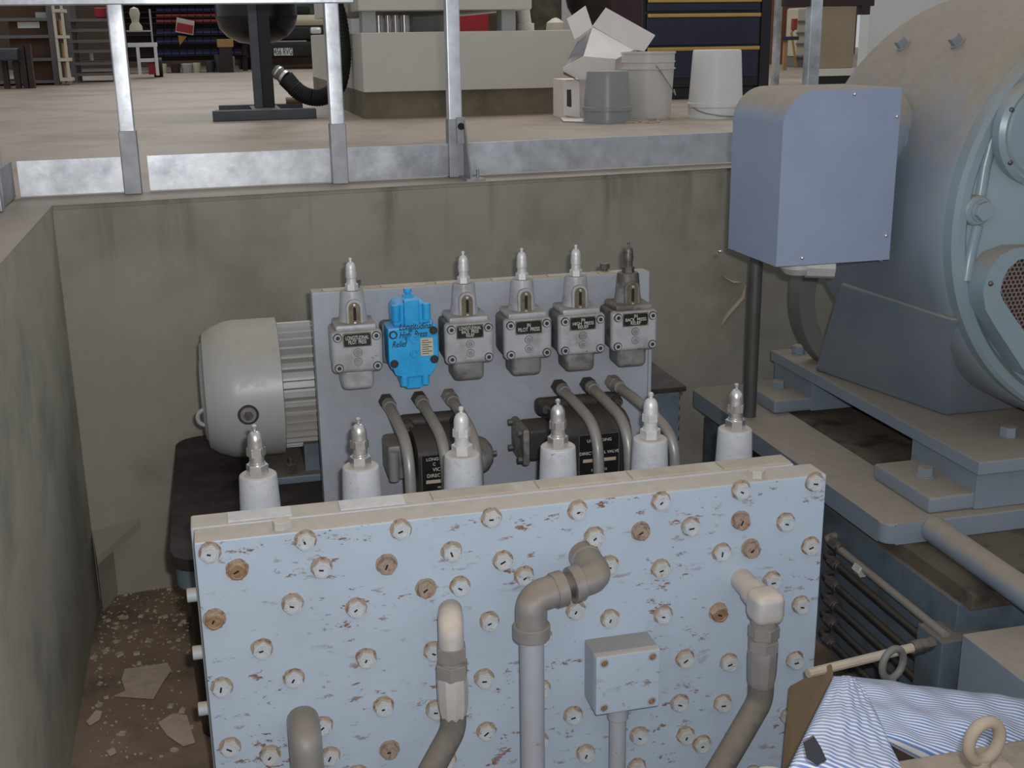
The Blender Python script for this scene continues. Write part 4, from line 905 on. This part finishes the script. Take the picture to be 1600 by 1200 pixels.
# navy tool chest
t = thing('tool_chest', 'navy tool chest with brass-trimmed drawers behind the white bucket', 'tool chest', (3.4, 7.6, 0))
TY = 7.3; xa, xb = Q(1002, 60, TY).x, Q(1203, 60, TY).x
b = MB(); b.box((xa, TY, .07), (xb, TY+.6, 1.3), .01); b.use(M['navyd']).box((xb-.07, TY-.012, .03), (xb+.0, TY+.6, 1.3), .004); b.box((xa, TY+.02, 0), (xb, TY+.6, .10)); b.mats[0] = M['navyd']; b.build('carcass', None, t)
for v0, v1 in ((-60, 0), (4, 17), (27, 70), (79, 121)):
    z1, z0 = Q(1100, v0, TY).z, Q(1100, v1, TY).z
    b = MB(); b.box((xa+.03, TY-.02, z0), (xb-.09, TY+.001, z1), .004); dr = b.build('drawer', M['navy'], t)
    if v0 > 0:
        b = MB(); b.box((xa+.03, TY-.038, z1-.0), (xb-.085, TY-.012, z1+.024), .004); b.build('handle_trim', M['gold'], dr)

# things right of the tool chest
b = MB(); YQ = 9.0; b.box((Q(1212, 50, YQ).x, YQ, 0), (Q(1221, 50, YQ).x, YQ+.05, 2.0), .003); tag(b.build('steel_upright', M['galv'], loc=(Q(1216, 50, YQ).x, YQ, 0)), 'bright steel upright just right of the tool chest', 'post')
b = MB(); b.box((Q(1206, 50, 15).x, 15, 0), (Q(1250, 50, 15).x, 15.2, 3)); tag(b.build('timber_panel', M['brownw'], loc=(Q(1225, 50, 14).x, 14.1, 0)), 'dark brown timber panel behind the steel upright', 'panel')
b = MB(); q0 = Q(1247, 12, 13.4); q1 = Q(1275, 100, 13.4)
b.box((q0.x, 13.4, .12), (q1.x+.2, 13.7, q0.z), .03); t = thing('liquid_container', 'cream caged liquid container behind the right rail post', 'container', (q0.x+.2, 13.8, 0)); b.build('tank', M['ibc'], t)
b = MB()
for v in (35, 53, 70, 90): z = Q(1255, v, 13.4).z; b.box((q0.x-.01, 13.37, z), (q1.x+.2, 13.4, z+.02))
b.box((q0.x, 13.4, 0), (q1.x+.2, 13.7, .12)); b.build('cage', M['ringm'], t)
b = MB(); p = Q(1229, 60, 12.5); b.box((p.x-.02, 12.5, 0), (p.x+.02, 12.54, p.z)); b.use(M['stand']).box((p.x-.06, 12.48, p.z-.02), (p.x+.14, 12.56, p.z+.02)); tag(b.build('sledgehammer', M['wood'], loc=(p.x, 12.5, 0)), 'long-handled hammer standing against the brown panel', 'hammer'); b = None
b = MB(); p = Q(1241, 38, 12.8); b.cyl((p.x, 12.8, p.z-.06), (p.x, 12.8, p.z+.06), .035); b.use(M['yel']).tube([(p.x, 12.8, p.z-.05), (p.x-.03, 12.8, .4), (p.x+.03, 12.75, .02)], .014, 8); b.mats[0] = M['bred']; tag(b.build('red_topped_pole', None, loc=(p.x, 12.8, 0)), 'yellow pole with a red top beside the caged container', 'pole')
b = MB(); YQ = 8.6; xl, xr = Q(1276, 60, YQ).x, Q(1336, 60, YQ).x; zb = Q(1300, 107, YQ).z
b.box((xl, YQ, zb), (xr, YQ+.14, 1.4), .01); b.use(M['beigec']); t = thing('beige_cabinet', 'olive-beige cabinet with dark kick base behind the right rail post', 'cabinet', ((xl+xr)/2, YQ, 0)); b.build('body', M['beigec'], t)
b = MB(); b.box((xl, YQ-.02, zb-.055), (xr, YQ+.14, zb-.0)); b.use(M['beigec']); b.build('sill', M['skirt'], t)
b = MB(); b.box((xl, YQ+.03, 0), (xr, YQ+.12, zb-.055)); b.build('kick_base', M['navyd'], t)

# black air tank on a stand with hose
t = thing('air_tank_stand', 'black vertical tank on a steel post stand beyond the rail, left of the cream machine', 'tank', (.30, 6.9, 0))
YT = 7.0
c0, c1 = Q(338, 40, YT), Q(467, 40, YT); r = (c1.x-c0.x)/2; cx = (c0.x+c1.x)/2; zb = Q(400, 70, YT).z
b = MB(); b.lathe((cx, YT+.1, zb), (0, 0, 1), [(0, 0), (r*.45, .012), (r*.75, .045), (r*.93, .09), (r, .145), (r*1.01, .15), (r*1.01, .16), (r, .165), (r, 1.0), (0, 1.0)], 48); b.build('tank', M['black'], t)
b = MB(); x0, x1 = Q(393, 100, 6.75).x, Q(425, 100, 6.75).x; b.use(M['stand']).box((x0, 6.72, .05), (x0+.045, 6.80, 1.2), .003); b.use(M['rub']).box((x0+.045, 6.73, .05), (x1, 6.80, 1.2), .002); b.build('post', None, t)
f0, f1 = pl(333, 190, 'z', 0), pl(496, 186, 'z', 0)
b = MB(); b.box((f0.x, 6.45, 0), (f1.x, 6.52, Q(400, 172, 6.45).z), .004); b.box((f0.x+.04, 6.95, 0), (f1.x-.03, 7.02, .055), .004); b.box((f0.x+.02, 6.5, .0), (f0.x+.09, 7.0, .03)); b.box((f1.x-.10, 6.5, .0), (f1.x-.03, 7.0, .03)); b.box((x0-.02, 6.5, .0), (x1+.02, 7.0, .05)); b.build('base', M['stand'], t)
b = MB(); q = Q(430, 110, 6.75); q2 = Q(446, 122, 6.72); b.cyl(q, q2, .036); b.use(M['chrome']).cyl(q+(q2-q)*.25, q+(q2-q)*.4, .039); b.cyl(q+(q2-q)*.75, q2, .041); b.mats[0] = M['ringm']; b.build('hose_fitting', None, t)
b = MB(); b.tube([q2]+[Q(u, v, 6.7) for u, v in ((470, 148), (500, 155), (528, 140), (537, 95), (532, 40), (515, -30))], .047, 18, fil=.16, n=18, rib=.07); b.build('hose', M['rub'], t)
b = MB(); q = pl(449, 163, 'z', .06); b.cyl((q.x, 6.9, .075), (q.x+.10, 6.9, .075), .018); b.build('stub', M['plugr'], t)

# truck
YV = 17.6
t = thing('pickup_truck', 'cream pickup truck with black bumper and licence plate far across the workshop', 'truck', tuple(pl(455, 112, 'y', YV)))
def tr(u, v, Y=YV): return Q(u, v, Y)
X_a, X_b = tr(385, 60).x, tr(560, 60).x
zg = tr(455, 118).z
b = MB(); b.box((X_a+.1, YV+.25, tr(0, 47).z), (X_b, YV+4.5, tr(0, 27).z), .06); b.build('hood', M['truck'], t)
b = MB(); b.box((X_a+.1, YV+1.5, tr(0, 27).z), (X_b, YV+3.2, tr(0, -40).z), .08); b.build('windscreen', M['glass'], t)
b = MB(); b.box((tr(462, 20).x, YV+1.42, tr(0, 24).z), (tr(498, 20).x, YV+1.5, tr(0, 10).z), .03); b.build('dash_fixture', M['truckd'], t)
b = MB(); b.box((X_a+.1, YV+.18, tr(0, 70).z), (X_b, YV+.3, tr(0, 47).z), .03); b.build('grille', M['truckd'], t)
b = MB(); b.box((X_a, YV, tr(0, 98).z), (X_b, YV+.22, tr(0, 72).z), .04); b.use(M['lgrey']).box((tr(410, 0).x, YV-.01, tr(0, 72).z), (tr(475, 0).x, YV, tr(0, 70).z)); b.mats[0] = M['truckd']; b.build('bumper', None, t)
b = MB(); b.box((tr(483, 0).x, YV+.10, tr(0, 60).z), (tr(501, 0).x, YV+.2, tr(0, 48).z), .03); b.build('headlight', M['lamp'], t)
b = MB(); a, c = tr(428.5, 87, YV-.02), tr(457, 75, YV-.02); b.box((a.x, YV-.02, a.z), (c.x, YV, c.z), .003); np_ = b.build('licence_plate', M['lplate'], t)
text('456 RVG', 'plate_number', ((a.x+c.x)/2, YV-.024, (a.z+c.z)/2), .125, M['lnum'], np_, width=.25, extr=.002)
for u0, u1 in ((376, 397), (498, 530)):
    a, c = tr(u0, 118), tr(u1, 118); xx = (a.x+c.x)/2; w_ = (c.x-a.x)/2; R_ = (tr(0, 80).z-zg)*.9
    b = MB(); b.lathe((xx-w_, YV+.75, zg+R_), (1, 0, 0), [(0, 0), (R_*.6, 0), (R_, .03), (R_, 2*w_-.03), (R_*.6, 2*w_), (0, 2*w_)], 32); b.build('tyre', M['rub'], t)
# white container piece and pipes beside the machine
for i, u in enumerate((534, 541)):
    q = Q(u, 30, 11.8); tag(MB().cyl((q.x, 11.8, .0), (q.x, 11.8, 3), .025).build('copper_pipe', M['copper'], loc=(q.x, 11.8, 0)), ('left' if i == 0 else 'right')+' one of two brown vertical pipes behind the hose', 'pipe')
q = Q(548, 30, 9.6); b = MB(); b.box((q.x, 9.6, 0), (q.x+.5, 9.9, 2), .01); tag(b.build('grey_cabinet', M['lgrey'], loc=(q.x+.2, 9.7, 0)), 'light grey cabinet behind the left end of the cream machine', 'cabinet')

# storage shelving at the left back
def shelving(name, label, u0, u1, Y, vs, dep, fm, foot):
    t = thing(name, label, 'shelving', (Q((u0+u1)/2, 60, Y).x, Y, 0)); xl, xr = Q(u0, 60, Y).x, Q(u1, 60, Y).x
    for x_ in (xl, xr-.05):
        for y_ in (Y, Y+dep):
            b = MB(); b.box((x_, y_, 0), (x_+.05, y_+.05, 2.0)); b.build('upright', fm, t)
    for v in vs:
        z = Q((u0+u1)/2, v, Y).z; b = MB(); b.box((xl+.003, Y-.004, z-.03), (xr-.003, Y+dep+.046, z)); b.build('shelf', fm, t)
    return t, xl, xr
t, xl, xr = shelving('storage_rack', 'open steel storage rack stacked with cartons at the far left', -30, 85, 13.0, (28, 55, 91, 126), .7, M['rack'], 0)
cn = 0
ctl = ['carton with a white label near the top left of the far rack', 'plain brown carton beside the labelled one on the far rack', 'left brown carton on the middle shelf of the far rack', 'right brown carton on the middle shelf of the far rack', 'left brown carton on the lowest shelf of the far rack', 'right brown carton on the lowest shelf of the far rack']
for (u0, u1, v0, v1, lb) in ((14, 78, 8, 44, False), (60, 84, 15, 40, False), (18, 50, 56, 90, False), (54, 84, 58, 89, False), (22, 52, 93, 124, False), (56, 88, 92, 125, False)):
    Y = 13.06 if cn != 1 else 13.35; a, c = Q(u0, v1, Y), Q(u1, v0, Y)
    zs = {0: Q(40, 55, 13).z, 1: Q(40, 55, 13).z, 2: Q(40, 91, 13).z, 3: Q(40, 91, 13).z, 4: Q(40, 126, 13).z, 5: Q(40, 126, 13).z}[cn]
    t2 = thing('carton', ctl[cn], 'box', ((a.x+c.x)/2, Y+.2, zs), 'cartons on the far rack'); b = MB(); b.box((a.x, Y, zs+.001), (c.x, Y+(.25 if cn == 0 else .32), c.z), .005); b.build('box', M['cardd'], t2)
    if cn == 0:
        p, q = Q(28, 44, Y-.004), Q(61, 34, Y-.004); b = MB(); b.box((p.x, Y-.004, p.z), (q.x, Y, q.z)); b.build('label', M['wht'], t2)
        p, q = Q(56, 29, Y-.004), Q(75, 19, Y-.004); b = MB(); b.box((p.x, Y-.004, p.z), (q.x, Y, q.z)); b.build('label', M['lgrey'], t2)
    cn += 1
# side trolley standing at the rack's right end
t = thing('wire_trolley', 'narrow cream-framed trolley filled with small boxes at the right end of the far rack', 'trolley', (Q(98, 125, 12.8).x, 12.8, 0))
xl, xr = Q(86, 60, 12.8).x, Q(104, 60, 12.8).x
for x_ in (xl, xr-.03):
    b = MB(); b.box((x_, 12.8, .05), (x_+.025, 12.83, 1.5)); b.build('upright', M['ibc'], t)
for v in (14, 55, 91, 122):
    z = Q(95, v, 12.8).z; b = MB(); b.box((xl+.003, 12.794, z-.03), (xr+.004, 13.1, z)); b.build('shelf', M['ibc'], t)
for x_ in (xl+.03, xr-.03): b = MB(); b.cyl((x_-.015, 12.85, .03), (x_+.015, 12.85, .03), .03); b.build('castor', M['lgrey'], t)
for k, v in enumerate((54, 90, 121)):
    z = Q(95, v, 12.9).z; tag(MB().box((xl+.04, 12.9, z), (xr-.05, 13.08, z+.14), .005).build('small_carton', M['wood'], loc=((xl+xr)/2, 13, z)), ['tan box on the upper shelf of the narrow trolley', 'tan box on the middle shelf of the narrow trolley', 'tan box on the bottom shelf of the narrow trolley'][k], 'box', 'boxes in the narrow trolley')
t, xl, xr = shelving('tray_rack', 'dark rack of sheet-metal trays right of the carton rack', 105, 178, 13.6, (29, 45, 62, 78, 97, 114), .6, M['rack'], 0)
q = Q(160, 20, 13.65); tag(MB().box((q.x-.08, 13.65, Q(0, 29, 13.6).z), (q.x+.06, 13.9, Q(0, 29, 13.6).z+.10), .01).build('red_box', M['red'], loc=(q.x, 13.7, Q(0, 29, 13.6).z)), 'small red box on the upper tray of the dark rack', 'box')
q = Q(143, 95, 13.65); zz = Q(0, 97, 13.6).z; tag(MB().cyl((q.x, 13.7, zz), (q.x, 13.7, zz+.10), .02).build('bottle', M['wht'], loc=(q.x, 13.7, zz)), 'small white bottle on a lower tray of the dark rack', 'bottle')
# dark machine at the extreme left
b = MB(); b.box((Q(-40, 60, 12).x, 12, .25), (Q(24, 60, 12).x, 12.7, Q(0, 76, 12).z), .02); t = thing('workbench', 'dark workbench end at the extreme left of the photo', 'bench', (Q(0, 100, 12).x, 12.3, 0)); b.build('body', M['stand'], t)
b = MB()
for u in (2, 20, 32, 42): b.box((Q(u, 100, 12.1).x, 12.1, 0), (Q(u+8, 100, 12.1).x, 12.2, Q(0, 70 if u > 25 else 80, 12.1).z))
b.build('legs', M['rackd'], t)
# cart
t = thing('utility_cart', 'white utility cart with a work surface standing before the blue bins', 'cart', (Q(215, 118, 14.6).x, 14.8, 0)); YK = 14.6
xl, xr = Q(200, 80, YK).x, Q(244, 80, YK).x
b = MB(); b.box((xl, YK, Q(0, 77, YK).z), (xr, YK+.6, Q(0, 70, YK).z), .005); b.build('work_surface', M['wht'], t)
b = MB(); b.box((xl, YK, Q(0, 52, YK).z), (xr-.04, YK+.5, Q(0, 50, YK).z), .003); b.box((xr-.05, YK+.3, Q(0, 70, YK).z), (xr-.03, YK+.32, Q(0, 15, YK).z)); b.build('upper_shelf', M['lgrey'], t)
for x_ in (Q(205, 0, YK).x, Q(233, 0, YK).x): b = MB(); b.box((x_, YK, .03), (x_+.035, YK+.03, Q(0, 77, YK).z)); b.build('leg', M['wht'], t)
b = MB(); b.box((Q(206, 0, YK).x, YK+.03, Q(0, 101, YK).z), (Q(236, 0, YK).x, YK+.5, Q(0, 96, YK).z)); b.build('lower_shelf', M['wht'], t)
b = MB(); b.box((Q(221, 0, YK).x, YK+.06, .04), (Q(233, 0, YK).x, YK+.3, Q(0, 103, YK).z)); tag(b.build('red_box', M['red'], loc=(Q(227, 0, YK).x, YK+.2, .04)), 'red box on the bottom of the white utility cart', 'box')
b = MB(); c_ = Q(213, 50, YK+.25); z0 = Q(0, 50, YK).z; b.lathe((c_.x, YK+.25, z0), (0, 0, 1), [(0, 0), (.075, 0), (.07, .05), (.04, .09), (.05, .14), (.06, .19), (.045, .24), (0, .26)], 18); tag(b.build('small_motor', M['ibc'], loc=(c_.x, YK+.25, z0)), 'pale machine part standing on the upper shelf of the cart', 'part')
b = MB(); c_ = Q(246, 110, YK+.2); b.lathe((c_.x-.05, YK+.5, .11), (1, 0, 0), [(0, 0), (.11, 0), (.11, .1), (0, .1)], 20); tag(b.build('wheel', M['rub'], loc=(c_.x, YK+.5, .11)), 'black rubber wheel on the floor right of the cart', 'wheel')
# rack of blue and red bins
YR = 17.0
t = thing('bin_rack', 'low dark louvred rack holding rows of small plastic bins', 'rack', (Q(280, 60, YR).x, YR+.4, 0))
xl, xr = Q(180, 60, YR).x, Q(385, 60, YR).x
b = MB(); b.box((xl, YR+.30, .15), (xr, YR+.36, 1.75)); b.build('back_panel', M['rackd'], t)
for x_ in (xl, xr-.06): b = MB(); b.box((x_, YR+.25, 0), (x_+.06, YR+.5, 1.75)); b.build('upright', M['rackd'], t)
b = MB(); b.box((xl, YR-.02, Q(0, 8, YR).z), (xr, YR+.36, Q(0, 4, YR).z)); b.build('top_shelf', M['ibc'], t)
bins = {}
def bin_(mname):
    t_ = MB(); w_, d_, h_ = .052, .10, .07
    t_.prism([(-w_, -d_, 0), (-w_, d_, 0), (-w_, d_, h_), (-w_, -d_*.4, h_), (-w_, -d_, h_*.45)], (.006, 0, 0)); t_.prism([(w_-.006, -d_, 0), (w_-.006, d_, 0), (w_-.006, d_, h_), (w_-.006, -d_*.4, h_), (w_-.006, -d_, h_*.45)], (.006, 0, 0))
    t_.box((-w_, -d_, 0), (w_, d_, .006)); t_.box((-w_, -d_, 0), (w_, -d_+.006, h_*.5)); t_.box((-w_, d_-.006, 0), (w_, d_, h_))
    return t_.build('parts_bin', M[mname], loc=(0, 0, 0))
first = {}
for row, (v, mn) in enumerate(((20, 'bblue'), (29, 'bred'), (38, 'bred'), (57, 'bblue'), (71, 'bblue'), (91, 'bblue'))):
    z = Q(0, v, YR).z
    b = MB(); b.box((xl, YR+.10, z-.012), (xr, YR+.30, z-.002)); b.build('ledge', M['rackd'], t)
    for k in range(11):
        u = 250+k*12.3; x_ = Q(u, v, YR).x
        if mn not in first: o = first[mn] = bin_(mn)
        else: o = first[mn].copy(); COL.objects.link(o)
        o.location = (x_, YR+.2, z); tag(o, 'small %s parts bin in row %s of the far louvred rack' % ('red' if mn == 'bred' else 'blue', ['one', 'two', 'three', 'four', 'five', 'six'][row]+' from the top'), 'bin', 'small parts bins, row %d' % (row+1))
# leaning red and white panel, ochre card
b = MB(); w = [Q(276, 27, 17.0), Q(304, 33, 17.0), Q(302, 55, 17.0), Q(274, 50, 17.0)]; b.prism(w, (0, .10, 0)); w2 = [Q(277, 35, 16.99), Q(302, 40, 16.99), Q(301, 53, 16.99), Q(275, 48, 16.99)]; b.use(M['red']).prism(w2, (0, .02, 0)); b.mats[0] = M['ibc']; tag(b.build('red_carton', None, loc=tuple(w[3])), 'tilted cream and red carton among the bins', 'carton')
b = MB(); w = [Q(278, 55, 17.06), Q(292, 57, 17.06), Q(281, 71, 17.06)]; b.prism(w, (0, .04, 0)); tag(b.build('ochre_card', M['yel'], loc=tuple(w[2])), 'ochre triangular card hanging below the red carton', 'card')
b = MB(); a, c = Q(340, 74, 16.5), Q(364, 61, 16.5); b.box((a.x, 16.5, a.z), (c.x, 16.9, c.z), .01); b.use(M['rackd']).box((a.x+.02, 16.52, 0), (c.x-.02, 16.9, a.z)); tag(b.build('tan_box', M['wood'], loc=(a.x, 16.7, 0)), 'tan wooden box on a dark stand at the right end of the bin rack', 'box')
for i, (u, vt, mm) in enumerate(((255, 108, 'ibc'), (275, 107, 'rackd'), (293, 105, 'lgrey'), (308, 98, 'ibc'), (330, 95, 'stand'), (345, 85, 'stand'), (362, 88, 'ringm'))):
    Y = 16.9; c_ = pl(u, 115, 'y', Y); top = max(.12, Q(u, vt, Y).z); r_ = .055+.01*(i % 3)
    tag(MB().lathe((c_.x, Y, 0), (0, 0, 1), [(0, 0), (r_*.85, 0), (r_, top*.9), (r_*.9, top), (0, top)], 16).build('pail', M[mm], loc=(c_.x, Y, 0)),
        ['cream pail, leftmost on the floor under the bins', 'dark pail, second from left under the bins', 'grey pail, third from left under the bins', 'tall cream pail in the middle under the bins', 'dark drum, third from right under the bins', 'dark tall drum, second from right under the bins', 'grey drum, rightmost on the floor under the bins'][i], 'pail')

for o in bpy.data.objects:
    if '_loc' in o: del o['_loc']
